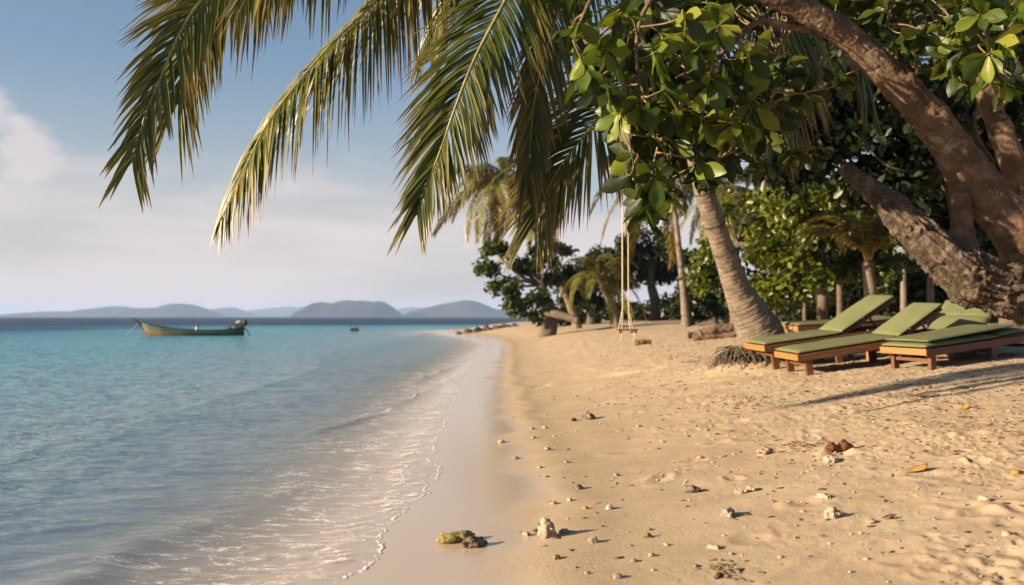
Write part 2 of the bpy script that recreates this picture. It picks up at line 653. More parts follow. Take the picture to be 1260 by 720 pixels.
def build_sand():
    r = np.concatenate([np.geomspace(2.6, 24, 520)[:-1], np.geomspace(24, 210, 130)])
    X, Y = wedge(r, TH)
    Z = base_h(X, Y)
    Z = Z + sand_detail(X, Y)
    xf, yf = X.ravel(), Y.ravel()
    for (tx, ty, a, b, ang, dep) in DENTS:
        rr = b * 2.6
        k0 = np.searchsorted(r, math.hypot(tx, ty + 2) - rr)
        k1 = np.searchsorted(r, math.hypot(tx, ty + 2) + rr)
        if k1 <= k0:
            continue
        dx, dy = X[k0:k1] - tx, Y[k0:k1] - ty
        u = (dx * math.cos(ang) + dy * math.sin(ang)) / a
        v = (-dx * math.sin(ang) + dy * math.cos(ang)) / b
        q = u * u + v * v
        Z[k0:k1] += dep * (-1.1 * np.exp(-q * 1.2) + .85 * np.exp(-(np.sqrt(q) - 1.55) ** 2 * 5) * (.6 + .4 * np.sin(3 * np.arctan2(v, u) + ang)))
    d = dshore(X, Y).ravel()
    F4 = grid_faces(*X.shape)
    keep = (d[F4].max(1) > -9)
    F4 = F4[keep]
    V = np.stack([X.ravel(), Y.ravel(), Z.ravel()], 1)
    used, F4 = compact(F4, len(V))
    me = mesh_np('beach', V[used], F4, True)
    fattr(me, 'dsh', d[used])
    m, t = new_mat('sand')
    geo = N(t, 'ShaderNodeNewGeometry')
    a_d = N(t, 'ShaderNodeAttribute', attribute_name='dsh')
    ns = N(t, 'ShaderNodeTexNoise', ins={'Scale': .8, 'Detail': 4.0})
    t.links.new(geo.outputs['Position'], ns.inputs['Vector'])
    dd = mathn(t, 'ADD', a_d.outputs['Fac'], mathn(t, 'MULTIPLY', mathn(t, 'SUBTRACT', ns.outputs[0], .5), 1.1))
    wet = mrange(t, dd, 1.02, .52)
    damp = mrange(t, dd, 2.6, .8)
    nv = N(t, 'ShaderNodeTexNoise', ins={'Scale': 2.2, 'Detail': 8.0, 'Roughness': .6})
    t.links.new(geo.outputs['Position'], nv.inputs['Vector'])
    ng = N(t, 'ShaderNodeTexNoise', ins={'Scale': 190.0, 'Detail': 3.0, 'Roughness': .7})
    t.links.new(geo.outputs['Position'], ng.inputs['Vector'])
    dry = mixc(t, mrange(t, nv.outputs[0], .3, .7), (.345, .262, .168), (.43, .335, .225))
    dry = mixc(t, mathn(t, 'MULTIPLY', mrange(t, ng.outputs[0], .35, .7), .28), dry, (.24, .17, .105))
    # dark flecks of bark and leaf crumbs
    nf = N(t, 'ShaderNodeTexNoise', ins={'Scale': 34.0, 'Detail': 4.0, 'Roughness': .7, 'Distortion': .6})
    t.links.new(geo.outputs['Position'], nf.inputs['Vector'])
    np_ = N(t, 'ShaderNodeTexNoise', ins={'Scale': 1.1, 'Detail': 3.0})
    t.links.new(geo.outputs['Position'], np_.inputs['Vector'])
    fl = mathn(t, 'MULTIPLY', mrange(t, nf.outputs[0], .66, .72), mathn(t, 'MULTIPLY', mrange(t, np_.outputs[0], .42, .64), mrange(t, a_d.outputs['Fac'], 1.8, 4.0)))
    dry = mixc(t, mathn(t, 'MULTIPLY', fl, .7), dry, (.10, .065, .035))
    dry = mixc(t, mathn(t, 'MULTIPLY', damp, .30), dry, (.33, .255, .165))
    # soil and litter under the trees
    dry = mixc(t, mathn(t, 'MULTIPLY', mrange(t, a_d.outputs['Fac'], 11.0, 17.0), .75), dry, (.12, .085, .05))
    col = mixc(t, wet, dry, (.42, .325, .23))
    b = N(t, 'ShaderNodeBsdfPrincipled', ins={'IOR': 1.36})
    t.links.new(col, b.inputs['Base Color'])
    t.links.new(mrange(t, wet, 0, 1, .92, .16, False), b.inputs['Roughness'])
    t.links.new(mrange(t, wet, 0, 1, .12, .9, False), b.inputs['Specular IOR Level'])
    bp = N(t, 'ShaderNodeBump', ins={'Strength': .9})
    t.links.new(mrange(t, wet, 0, 1, .0045, .0002, False), bp.inputs['Distance'])
    hh = mathn(t, 'ADD', mathn(t, 'MULTIPLY', ng.outputs[0], .5), mathn(t, 'MULTIPLY', nf.outputs[0], 1.2))
    t.links.new(hh, bp.inputs['Height'])
    t.links.new(bp.outputs[0], b.inputs['Normal'])
    finish(t, b.outputs[0])
    o = obj('beach', me, m)
    return tag(o, kind='structure')


def edge_off(y):
    """swash edge: distance of the thin water's lip from the mean shoreline"""
    e = .10 * perlin2(y * .9, y * 0 + 3.3) - .13 * np.abs(perlin2(y * 1.9, y * 0 + 7.7)) + .06 * np.abs(perlin2(y * 5.5, y * 0 + 1.2)) + .02 * perlin2(y * 17, y * 0 + 5.2)
    return e * np.clip(6 / np.maximum(y, 1), .25, 1.3)


def build_sea():
    r = np.concatenate([np.geomspace(4.2, 70, 520)[:-1], np.geomspace(70, 13000, 120)])
    X, Y = wedge(r, TH)
    d = dshore(X, Y)
    zb = base_h(X, Y)
    depth = np.maximum(-zb, 0)
    Rr = np.hypot(X, Y)
    att = sstep(-.25, -2.4, d) * sstep(160, 30, Rr)
    # warp so that crests bend and break up
    wx = X + .35 * fbm2(X * .5, Y * .35, 2)
    wy = Y + .5 * fbm2(X * .4 + 9, Y * .4, 2)
    w = .013 * fbm2(wx * .55 + .2 * wy, wy * .8 - wx * .15, 3) + .010 * (1 - 2 * np.abs(perlin2(wx * .95 + wy * .3, wy * 2.3 - wx * .35)))
    w += .0055 * (1 - 2 * np.abs(perlin2(wx * 2.6 + wy * .6, wy * 5.6 - wx * .5))) * sstep(34, 9, Rr) + .0022 * perlin2(wx * 6 + wy * 1.5, wy * 13) * sstep(18, 6, Rr)
    z = 1.6 * w * att
    # low swell lines running in to the beach
    for (pts, amp, wd) in (
            ([(2, -1.15), (4.5, -1.35), (6, -1.25), (7.2, -.95), (8.6, -.9), (10, -1.2)], .026, .22),
            ([(10, -1.5), (12, -1.05), (14, -.85), (17, -.55), (20, -.25), (24, -.12)], .026, .12),
            ([(18, -1.0), (23, -.6), (28, -.35), (36, -.1)], .035, .13),
            ([(3, -3.1), (6, -2.7), (9, -2.6), (14, -2.4), (20, -2.2)], .020, .40)):
        P = np.array(pts)
        dc = np.interp(Y, P[:, 0], P[:, 1]) + .10 * perlin2(Y * .9, X * 0 + pts[0][0]) + .03 * perlin2(Y * 3.0, X * 0 + 2.2)
        on = sstep(P[0, 0], P[0, 0] + 1.0, Y) * sstep(P[-1, 0], P[-1, 0] - 3, Y)
        q = (d - dc) / wd
        prof = np.where(q > 0, np.exp(-q * q * 2.4), np.exp(-q * q * .7))
        amp_l = amp * (.45 + .75 * np.clip(.5 + perlin2(Y * .55, X * 0 + 6 + pts[0][0]), 0, 1.2))
        z = z + amp_l * prof * on
    e = edge_off(Y)
    film = .010 * sstep(0, .22, e - d) - .03 * sstep(0, .05, d - e)
    lip = np.exp(-((e - d - .014) / (.006 + .007 * np.clip(.5 + perlin2(Y * 2.2, X * 0 + 12), 0, 1))) ** 2) * (.62 + .45 * np.clip(.5 + 1.2 * perlin2(Y * 4.0, X * 0 + 15), 0, 1))
    rip = np.abs(perlin2(X * 3.2 + Y * 1.2, Y * 6.5 - X * .6) + .4 * perlin2(X * 7, Y * 14)) * sstep(-1.5, -.5, d) * sstep(0, .12, e - d)
    zsheet = zb + film + .006 * lip * sstep(45, 8, Y) + .012 * rip
    z = np.maximum(z, zsheet)
    z = np.where(d > e + .03, zb - .02, z)
    # foam amounts
    swash = sstep(-1.75, -.75, d + .45 * fbm2(X * .9, Y * .7, 2)) * sstep(0, .04, e - d)
    lipf = lip * sstep(90, 30, Y)
    # inner, older swash lines
    for off, wgt in ((.28, .55), (.52, .5), (.85, .4)):
        ee = e * 1.5 - off + .10 * perlin2(Y * 1.3, X * 0 + off * 9) + .05 * perlin2(Y * 4.2, X * 0 + off * 5)
        lipf = np.maximum(lipf, wgt * np.exp(-((ee - d) / .016) ** 2) * sstep(-.05, .35, perlin2(Y * 1.6, X * 0 + 30 * off)))
    P = np.array([(10, -1.5), (12, -1.05), (14, -.85), (17, -.55), (20, -.25), (24, -.12)])
    dc = np.interp(Y, P[:, 0], P[:, 1]) + .10 * perlin2(Y * .9, X * 0 + 10) + .03 * perlin2(Y * 3.0, X * 0 + 2.2)
    crest = np.exp(-((d - dc - .03) / .05) ** 2) * sstep(11, 13, Y) * sstep(26, 20, Y) * sstep(-.4, .1, perlin2(Y * .8, X * 0 + 4)) * (.55 + .45 * np.clip(perlin2(Y * 5, X * 9) * 2, -1, 1))
    lipf = np.maximum(lipf, crest)
    df = d.ravel()
    F4 = grid_faces(*X.shape)
    keep = df[F4].min(1) < .45
    F4 = F4[keep]
    V = np.stack([X.ravel(), Y.ravel(), z.ravel()], 1)
    used, F4 = compact(F4, len(V))
    me = mesh_np('sea', V[used], F4, True)
    deep = np.clip(depth, 0, 9)
    far = sstep(110, 330, Rr)
    deep = deep + 5 * far * sstep(-4, -14, d)
    fattr(me, 'depth', deep.ravel()[used])
    fattr(me, 'swash', swash.ravel()[used])
    fattr(me, 'lip', lipf.ravel()[used])
    m, t = new_mat('sea_water')
    geo = N(t, 'ShaderNodeNewGeometry')
    dep = N(t, 'ShaderNodeAttribute', attribute_name='depth').outputs['Fac']
    sw = N(t, 'ShaderNodeAttribute', attribute_name='swash').outputs['Fac']
    lp = N(t, 'ShaderNodeAttribute', attribute_name='lip').outputs['Fac']
    nb = N(t, 'ShaderNodeTexNoise', ins={'Scale': .035, 'Detail': 3.0})
    t.links.new(geo.outputs['Position'], nb.inputs['Vector'])
    dpn = mathn(t, 'ADD', dep, mathn(t, 'MULTIPLY', mathn(t, 'SUBTRACT', nb.outputs[0], .5), mathn(t, 'MULTIPLY', dep, 1.1)))
    body = ramp(t, [(0, (.20, .22, .19)), (.035, (.165, .245, .255)), (.11, (.12, .27, .31)), (.24, (.072, .28, .36)), (.42, (.026, .18, .275)), (.62, (.014, .075, .135)), (.85, (.008, .038, .085))])
    t.links.new(mathn(t, 'DIVIDE', dpn, 9.0), body.inputs[0])
    dif = N(t, 'ShaderNodeBsdfDiffuse')
    t.links.new(body.outputs[0], dif.inputs[0])
    trn = N(t, 'ShaderNodeBsdfTransparent', ins={0: (1, 1, 1, 1)})
    clear = mathn(t, 'POWER', 2.718, mathn(t, 'MULTIPLY', dep, -2.3))
    under = N(t, 'ShaderNodeMixShader')
    t.links.new(clear, under.inputs[0])
    t.links.new(dif.outputs[0], under.inputs[1])
    t.links.new(trn.outputs[0], under.inputs[2])
    # ripples
    n1 = N(t, 'ShaderNodeTexNoise', ins={'Scale': 5.5, 'Detail': 4.0, 'Roughness': .55, 'Distortion': .3})
    n2 = N(t, 'ShaderNodeTexNoise', ins={'Scale': 1.3, 'Detail': 5.0, 'Roughness': .6, 'Distortion': .4})
    mpw = N(t, 'ShaderNodeMapping')
    mpw.inputs['Rotation'].default_value = (0, 0, R(-9))
    mpw.inputs['Scale'].default_value = (.55, 1.15, 1.0)
    t.links.new(geo.outputs['Position'], mpw.inputs[0])
    t.links.new(mpw.outputs[0], n1.inputs['Vector'])
    t.links.new(mpw.outputs[0], n2.inputs['Vector'])
    open_ = mrange(t, dep, .06, .9, .12, 1.0)
    bp1 = N(t, 'ShaderNodeBump', ins={'Distance': .085})
    t.links.new(open_, bp1.inputs['Strength'])
    t.links.new(n1.outputs[0], bp1.inputs['Height'])
    bp2 = N(t, 'ShaderNodeBump', ins={'Distance': .22})
    t.links.new(mrange(t, dep, .3, 2.0, 0.0, 1.0), bp2.inputs['Strength'])
    t.links.new(n2.outputs[0], bp2.inputs['Height'])
    t.links.new(bp1.outputs[0], bp2.inputs['Normal'])
    gl = N(t, 'ShaderNodeBsdfGlossy', ins={'Roughness': .09})
    t.links.new(bp2.outputs[0], gl.inputs['Normal'])
    t.links.new(bp2.outputs[0], dif.inputs['Normal'])
    fr = N(t, 'ShaderNodeFresnel', ins={'IOR': 1.33})
    t.links.new(bp2.outputs[0], fr.inputs['Normal'])
    # a choppy sea never mirrors fully at grazing angles
    cap = mathn(t, 'MULTIPLY', mrange(t, dep, .0, .40, .07, .48), mrange(t, dep, .3, 5.0, 1.0, .42))
    fac = mathn(t, 'MINIMUM', fr.outputs[0], cap)
    surf = N(t, 'ShaderNodeMixShader')
    t.links.new(fac, surf.inputs[0])
    t.links.new(under.outputs[0], surf.inputs[1])
    t.links.new(gl.outputs[0], surf.inputs[2])
    # foam lace
    mpf = N(t, 'ShaderNodeMapping')
    mpf.inputs['Rotation'].default_value = (0, 0, R(12))
    mpf.inputs['Scale'].default_value = (1.0, .45, 1.0)
    t.links.new(geo.outputs['Position'], mpf.inputs[0])
    nd = N(t, 'ShaderNodeTexNoise', ins={'Scale': 5.0, 'Detail': 3.0})
    t.links.new(mpf.outputs[0], nd.inputs['Vector'])
    vadd = N(t, 'ShaderNodeVectorMath', operation='MULTIPLY_ADD')
    t.links.new(nd.outputs['Color'], vadd.inputs[0])
    vadd.inputs[1].default_value = (.35, .35, .35)
    t.links.new(mpf.outputs[0], vadd.inputs[2])
    mpg = N(t, 'ShaderNodeMapping')
    mpg.inputs['Rotation'].default_value = (0, 0, R(-14))
    mpg.inputs['Scale'].default_value = (1.0, 2.6, 1.0)
    t.links.new(geo.outputs['Position'], mpg.inputs[0])
    nr1 = N(t, 'ShaderNodeTexNoise', ins={'Scale': 2.4, 'Detail': 5.0, 'Roughness': .62, 'Distortion': .5})
    t.links.new(mpg.outputs[0], nr1.inputs['Vector'])
    lace = mrange(t, mathn(t, 'ABSOLUTE', mathn(t, 'SUBTRACT', nr1.outputs[0], .5)), .036, .006)
    nr2 = N(t, 'ShaderNodeTexNoise', ins={'Scale': 5.0, 'Detail': 6.0, 'Roughness': .7})
    t.links.new(mpg.outputs[0], nr2.inputs['Vector'])
    nq = N(t, 'ShaderNodeTexNoise', ins={'Scale': 1.6, 'Detail': 4.0, 'Roughness': .6})
    t.links.new(mpf.outputs[0], nq.inputs['Vector'])
    lace = mathn(t, 'MULTIPLY', lace, mrange(t, nr2.outputs[0], .40, .58))
    lace = mathn(t, 'ADD', lace, mathn(t, 'MULTIPLY', mrange(t, nr2.outputs[0], .62, .72), .7), clamp=True)
    lace = mathn(t, 'MULTIPLY', lace, mrange(t, nq.outputs[0], .34, .52))
    nz = N(t, 'ShaderNodeTexNoise', ins={'Scale': 46.0, 'Detail': 4.0, 'Roughness': .7})
    t.links.new(geo.outputs['Position'], nz.inputs['Vector'])
    brk = mrange(t, nz.outputs[0], .34, .56)
    fo = mathn(t, 'MULTIPLY', mathn(t, 'MULTIPLY', mathn(t, 'MULTIPLY', lace, sw), mathn(t, 'ADD', .4, brk)), .75)
    lpn = mrange(t, mathn(t, 'MULTIPLY', lp, mathn(t, 'ADD', .65, mathn(t, 'MULTIPLY', brk, .5))), .28, .75)
    foam = mathn(t, 'MULTIPLY', mathn(t, 'MAXIMUM', fo, lpn), .92, clamp=True)
    fd = N(t, 'ShaderNodeBsdfDiffuse', ins={0: (.80, .78, .74, 1)})
    bpf = N(t, 'ShaderNodeBump', ins={'Strength': .8, 'Distance': .01})
    t.links.new(nz.outputs[0], bpf.inputs['Height'])
    t.links.new(bpf.outputs[0], fd.inputs['Normal'])
    fin = N(t, 'ShaderNodeMixShader')
    t.links.new(foam, fin.inputs[0])
    t.links.new(surf.outputs[0], fin.inputs[1])
    t.links.new(fd.outputs[0], fin.inputs[2])
    finish(t, fin.outputs[0])
    o = obj('sea', me, m)
    return tag(o, kind='structure')


build_sand()
build_sea()


# ------------------------------------------------------------------ far islands
def island(pts, Y, depth, seed):
    """pts: skyline in photo pixels at distance Y"""
    P = np.array([[at(px, py, Y).x, at(px, py, Y).z] for px, py in pts])
    n, m = 90, 22
    x = np.linspace(P[0, 0], P[-1, 0], n)
    h = np.interp(x, P[:, 0], P[:, 1])
    k = np.hanning(7)
    h = np.convolve(np.pad(h, 3, mode='edge'), k / k.sum(), mode='valid')
    h[0] = h[-1] = -2
    v = np.linspace(-1, 1, m)
    Xg, Vg = np.meshgrid(x, v, indexing='ij')
    env = (1 - np.abs(Vg) ** 1.7)
    rg = fbm2(Xg / Y * 90 + seed, Vg * 3 + seed * 2.2, 4)
    Z = np.maximum(h, 0)[:, None] * env * (1 + .35 * rg * (np.abs(Vg) > .04) * (1 - env * .75)) - 2 + 2 * env * (h[:, None] > 0)
    Z += Y * .0006 * fbm2(Xg / Y * 260 + seed, Vg * 9, 3) * env
    taper = np.sqrt(np.clip(np.minimum(Xg - x[0], x[-1] - Xg) / (x[-1] - x[0]) * 6, 0.02, 1))
    Yg = Y + Vg * depth * taper
    me = mesh_np('island', np.stack([Xg.ravel(), Yg.ravel(), Z.ravel()], 1), grid_faces(n, m), True)
    o = obj('island', me, M['island'])
    return tag(o, kind='structure')


M['island'] = simple_mat('island_forest', (.014, .022, .014), (.030, .040, .022), .9, .02, 0, spec=.1)
island([(18, 391), (40, 385), (70, 383), (95, 384), (120, 380), (147, 376.5), (165, 380), (185, 378.5), (205, 384), (222, 391)], 6000, 700, 1)
island([(186, 391), (197, 380), (210, 375), (224, 373), (238, 375.5), (250, 381), (262, 391)], 5600, 500, 2)
island([(236, 391), (255, 382), (275, 379), (288, 378.5), (300, 384), (310, 391)], 7600, 600, 3)
island([(295, 391), (315, 381), (345, 378), (372, 377.5), (395, 380), (420, 391)], 9000, 700, 4)
island([(362, 391), (374, 380), (392, 371.5), (410, 373), (428, 369), (448, 371), (468, 370.5), (482, 377), (497, 391)], 4300, 420, 5)
island([(470, 391), (490, 380), (510, 378), (540, 382), (560, 391)], 8800, 500, 6)
island([(492, 391), (506, 383), (525, 378), (548, 374), (572, 368.5), (588, 370), (602, 378), (625, 383), (670, 382), (740, 381), (820, 382), (900, 385), (1000, 391)], 4600, 420, 7)


# ------------------------------------------------------------------ palm fronds
def frond_vf(path, n=90, leaf_len=.75, width=.034, t0=.14, spread=62, droop=.55, side_ref=None, rnd=None, seglen=4, curl=.0, tipmin=.55, twist=0.0, ragged=.12, dry=0.0, sides=(1, -1), lift=.15):
    """leaflets of one coconut frond along PATH -> V, F4, rnd, tip"""
    rnd = rnd or np.random.default_rng(1)
    C = catmull(path, 160)
    L = np.concatenate([[0], np.cumsum(np.linalg.norm(np.diff(C, axis=0), axis=1))])
    Ltot = L[-1]
    T = np.gradient(C, axis=0)
    T /= np.linalg.norm(T, axis=1, keepdims=True)
    up = np.array([0, 0, 1.0]) if side_ref is None else np.asarray(side_ref, float)
    Vs, Fs, Rn, Tp = [], [], [], []
    nv = 0
    for sd in sides:
        ts = t0 + (1 - t0) * (np.arange(n) + .5 * rnd.random(n)) / n
        for t in ts:
            if rnd.random() < ragged * .25:
                continue
            s = t * Ltot
            p = np.array([np.interp(s, L, C[:, k]) for k in range(3)])
            tg = np.array([np.interp(s, L, T[:, k]) for k in range(3)])
            tg /= np.linalg.norm(tg)
            side = np.cross(tg, up)
            side /= np.linalg.norm(side) + 1e-9
            nrm = np.cross(side, tg)
            if twist:
                a = twist * t
                side, nrm = side * math.cos(a) + nrm * math.sin(a), nrm * math.cos(a) - side * math.sin(a)
            prof = (math.sin(math.pi * min(1, (t - t0 + .10) / (1.02 - t0 + .10))) ** .55)
            prof = max(prof, tipmin if t > .6 else .4)
            ln = leaf_len * prof * rnd.uniform(1 - ragged, 1 + ragged * .6)
            ang = R(spread * (1 - .55 * max(0, (t - .3) / .7) ** 1.8) + rnd.normal(0, 4))
            dr = sd * side * math.sin(ang) + tg * math.cos(ang) + nrm * (lift + rnd.normal(0, .07))
            dr /= np.linalg.norm(dr)
            g = droop * rnd.uniform(.7, 1.3)
            ss = np.linspace(0, 1, seglen + 1)
            Pm = p[None] + ln * (dr[None] * ss[:, None] + np.array([0, 0, -1.0]) * (g * ss ** 1.8)[:, None])
            if curl:
                Pm += ln * tg[None] * (curl * ss ** 2)[:, None]
            # shorten back to the leaflet's own length
            seg = np.linalg.norm(np.diff(Pm, axis=0), axis=1).sum()
            Pm = p + (Pm - p) * (ln / seg)
            tt = np.gradient(Pm, axis=0)
            tt /= np.linalg.norm(tt, axis=1, keepdims=True)
            wdir = np.cross(tt, nrm[None])
            wdir /= np.linalg.norm(wdir, axis=1, keepdims=True) + 1e-9
            nn = np.cross(wdir, tt)
            w = width * rnd.uniform(.8, 1.15) * np.array([.35, .95, 1.0, .7, .06]) if seglen == 4 else width * np.array([.4, 1.0, .06])
            V = np.empty((seglen + 1, 3, 3))
            V[:, 1] = Pm
            V[:, 0] = Pm - wdir * (w * .5)[:, None] + nn * (w * .22)[:, None]
            V[:, 2] = Pm + wdir * (w * .5)[:, None] + nn * (w * .22)[:, None]
            k = np.arange(seglen)[:, None] * 3 + np.array([0, 1])[None]
            F4 = np.stack([k, k + 1, k + 4, k + 3], -1).reshape(-1, 4) + nv
            Vs.append(V.reshape(-1, 3))
            Fs.append(F4)
            nv += V.shape[0] * 3
            base = np.clip(rnd.normal(.36 + dry, .2), 0, 1)
            Rn.append(np.full(V.shape[0] * 3, base))
            tipa = np.clip((ss - .72) / .28, 0, 1) * rnd.uniform(.2, 1.0)
            Tp.append(np.repeat(tipa, 3))
    return np.concatenate(Vs), np.concatenate(Fs), np.concatenate(Rn), np.concatenate(Tp)


def px_path(pts):
    return [tuple(at(*p)) for p in pts]


def trunk_ring_attr(me, rings, seg, spacing, L, rng):
    ph = (L / spacing + .25 * np.sin(L * 3.1)) % 1
    v = np.repeat(np.where(ph > .80, .8, 0.0) * rng.uniform(.0, 1, rings) ** 1.5, seg)
    for bl, bw in ((1.55, .012), (1.98, .022), (2.45, .012), (3.3, .015)):
        v = np.maximum(v, np.repeat(1.25 * (np.abs(L - bl) < bw), seg))
    v = np.concatenate([v, [0, 0]])
    fattr(me, 'ring', v[:len(me.vertices)])


def palm_trunk(name, pts, radii, parent, rings=300, seg=28, spacing=.10, mat=None, seed=3):
    def rf(L, r):
        ph = (L / spacing + .25 * np.sin(L * 3.1)) % 1
        return r * (1 + .018 * (1 - ph) + .02 * np.sin(L * 2.3) - .015 * (ph > .9))
    V, F4, F3 = tube(pts, radii, rings=rings, seg=seg, rfun=rf, disp=lambda v: .07 * perlin3(v * 4.0) + .05 * perlin3(v * 13.0) + .04 * perlin3(v * [30, 30, 60]))
    mb = MB().add(V, F4)
    mb.F.setdefault(3, []).append(F3)
    me = mb.mesh(name, True)
    C = catmull(pts, rings)
    L = np.concatenate([[0], np.cumsum(np.linalg.norm(np.diff(C, axis=0), axis=1))])
    trunk_ring_attr(me, rings, seg, spacing, L, np.random.default_rng(seed))
    return obj(name, me, mat or M['palm_bark'], parent)


def shift(P, o):
    return [tuple(np.asarray(p) - np.asarray(o)) for p in P]


# ---- the leaning coconut palm whose fronds hang over the water
def near_palm():
    base = ground_hit(930, 428)
    base = Vector((MOUND.x, MOUND.y, float(base_h(MOUND.x, MOUND.y)) - .05))
    root = empty('coconut_palm', base)
    tag(root, 'leaning ringed coconut palm by the loungers, its long fronds hanging over the water', 'palm', 'coconut palms')
    o = base
    tp = [(940, 432, 13.9), (935, 412, 13.9), (923, 388, 13.85), (906, 353, 13.75), (894, 319, 13.6), (871, 249, 13.3), (858, 197, 13.0), (838, 90, 12.0), (812, -40, 10.8), (795, -130, 10.1)]
    rad = [.40, .33, .255, .178, .152, .137, .125, .12, .115, .125]
    palm_trunk('trunk', shift(px_path(tp), o), rad, root, 560, 40, .062)
    # fibrous root mass
    mb = MB()
    rg = np.random.default_rng(12)
    for k in range(420):
        a = rg.uniform(0, 2 * np.pi)
        r0 = rg.uniform(.18, .36)
        r1 = r0 + rg.uniform(.06, .42) * rg.random() + .05
        a1 = a + rg.normal(0, .25)
        p0 = Vector((r0 * math.cos(a), r0 * math.sin(a), rg.uniform(.03, .20)))
        w = o + Vector((r1 * math.cos(a1), r1 * math.sin(a1), 0))
        p2 = Vector((w.x - o.x, w.y - o.y, float(base_h(w.x, w.y)) - o.z - .01))
        pm = (p0 + p2) / 2 + Vector((rg.normal(0, .05), rg.normal(0, .05), rg.uniform(0, .10)))
        add_tube(mb, [p0, pm, p2], [.008, .007, .004], rings=8, seg=4)
    rm = obj('root_mass', mb.mesh('root_mass', True), M['dark_bark'], root)
    tag(rm, 'dark fibrous roots at the foot of the trunk')
    rm['kind'] = 'stuff'
    Cc = (795, -140, 10.05)
    specs = [
        # path beyond the crown, leaf length, droop, spread, side_ref, n, dryness
        ([(700, -235, 9.5), (540, -215, 8.6), (400, -120, 7.8), (300, -45, 7.35), (237, 14, 7.15), (194, 104, 7.0), (173, 160, 6.95), (163, 200, 6.9)], .70, .36, 52, (.25, -1, .25), 135, .10, {'tipmin': .52}),
        ([(710, -200, 9.6), (570, -170, 8.9), (430, -110, 8.4), (320, -50, 8.0), (256, 5, 7.75), (230, 66, 7.6), (219, 128, 7.55)], 1.0, .6, 52, (.1, -1, .5), 125, .20, {}),
        ([(740, -195, 9.7), (640, -150, 9.2), (540, -75, 8.8), (464, 0, 8.5), (402, 61, 8.3), (336, 142, 8.15), (300, 210, 8.05), (273, 268, 8.0)], .98, 1.5, 62, (0, -.35, 1), 145, .17, {'tipmin': .30}),
        ([(760, -170, 9.6), (700, -120, 9.0), (650, -50, 8.6), (613, 17, 8.3), (583, 75, 8.1), (560, 133, 8.0), (540, 190, 7.95), (523, 232, 7.9), (513, 265, 7.9)], .78, .40, 50, (-.1, -1, .5), 135, .02, {'tipmin': .45}),
        ([(780, -180, 9.6), (745, -120, 9.1), (715, -50, 8.9), (693, 0, 8.8), (672, 60, 8.7), (658, 120, 8.7), (652, 180, 8.7), (648, 235, 8.7)], .66, .9, 48, (0.3, -1, .4), 110, .08, {'tipmin': .5}),
        ([(835, -150, 9.9), (850, -60, 9.6), (820, 40, 9.4), (758, 117, 9.3), (727, 157, 9.2), (693, 200, 9.2), (673, 236, 9.2), (660, 272, 9.2)], .95, .45, 54, (-.2, -1, .45), 140, .06, {}),
        ([(860, -190, 10.0), (930, -160, 9.9), (1000, -70, 9.8), (1045, 30, 9.7), (1065, 110, 9.6)], .9, 1.4, 58, None, 110, -.16, {}),
        ([(850, -170, 9.8), (905, -110, 9.5), (950, -20, 9.3), (965, 70, 9.2), (960, 150, 9.2)], .95, 1.2, 56, (0, -.5, 1), 110, -.16, {}),
        ([(690, -260, 9.2), (560, -265, 8.2), (440, -190, 7.5), (370, -90, 7.0), (320, -30, 6.8)], .85, .8, 56, (.1, -.7, 1), 120, .0, {}),
        ([(850, -190, 10.6), (930, -230, 11.6), (1020, -190, 12.6), (1090, -90, 13.2), (1120, 10, 13.5)], .95, .9, 55, None, 90, .0, {}),
        ([(780, -200, 10.8), (740, -200, 11.8), (700, -110, 13.0), (680, -10, 13.8), (672, 80, 14.2)], .95, .7, 55, (0, -.7, 1), 110, .05, {}),
        ([(720, -190, 10.3), (640, -150, 10.8), (575, -60, 11.2), (545, 10, 11.4), (530, 60, 11.4)], .95, .9, 55, (0, -.5, 1), 110, .0, {}),
        ([(815, -240, 10.0), (830, -330, 9.8), (840, -370, 9.2), (850, -330, 8.4)], .8, .6, 55, None, 80, -.1, {}),
    ]
    rg = np.random.default_rng(5)
    for i, (pts, ll, dr, sp, sr, n, dry, kw) in enumerate(specs):
        path = shift(px_path([Cc] + pts), o)
        m = len(path)
        fr = obj('frond', tube_mesh('frond_rachis', path, np.linspace(.024, .004, m), rings=70, seg=8), M['rachis'], root)
        V, F4, rn, tp_ = frond_vf(path, int(n * 1.45), ll * 1.2, .029, .16, sp, dr, sr, rg, dry=dry, ragged=.2, **kw)
        me = mesh_np('leaflets', V, F4)
        fattr(me, 'rnd', rn)
        fattr(me, 'tip', tp_)
        lf = obj('leaflets', me, M['palm_leaf'], fr)
        lf['kind'] = 'stuff'
    # crown shaft with husk fibres
    mb = MB()
    c = np.asarray(at(*Cc)) - np.asarray(o)
    for k in range(16):
        a = rg.uniform(0, 6.28)
        d = np.array([math.cos(a), math.sin(a), 0])
        add_tube(mb, [c + d * .08 + [0, 0, -.3], c + d * .16 + [0, 0, 0], c + d * .28 + [0, 0, .12]], [.05, .06, .02], rings=8, seg=7)
    obj('crown_shaft', mb.mesh('crown_shaft', True), M['dark_bark'], root)


near_palm()


# ------------------------------------------------------------------ distant palms: shared frond meshes
def arc_path(length, rise, drop, n=9):
    """local frond path: out along +X, arching up, then down"""
    t = np.linspace(0, 1, n)
    return np.stack([length * (t - .22 * t ** 3), 0 * t, rise * length * t - drop * length * t ** 2.2], 1)


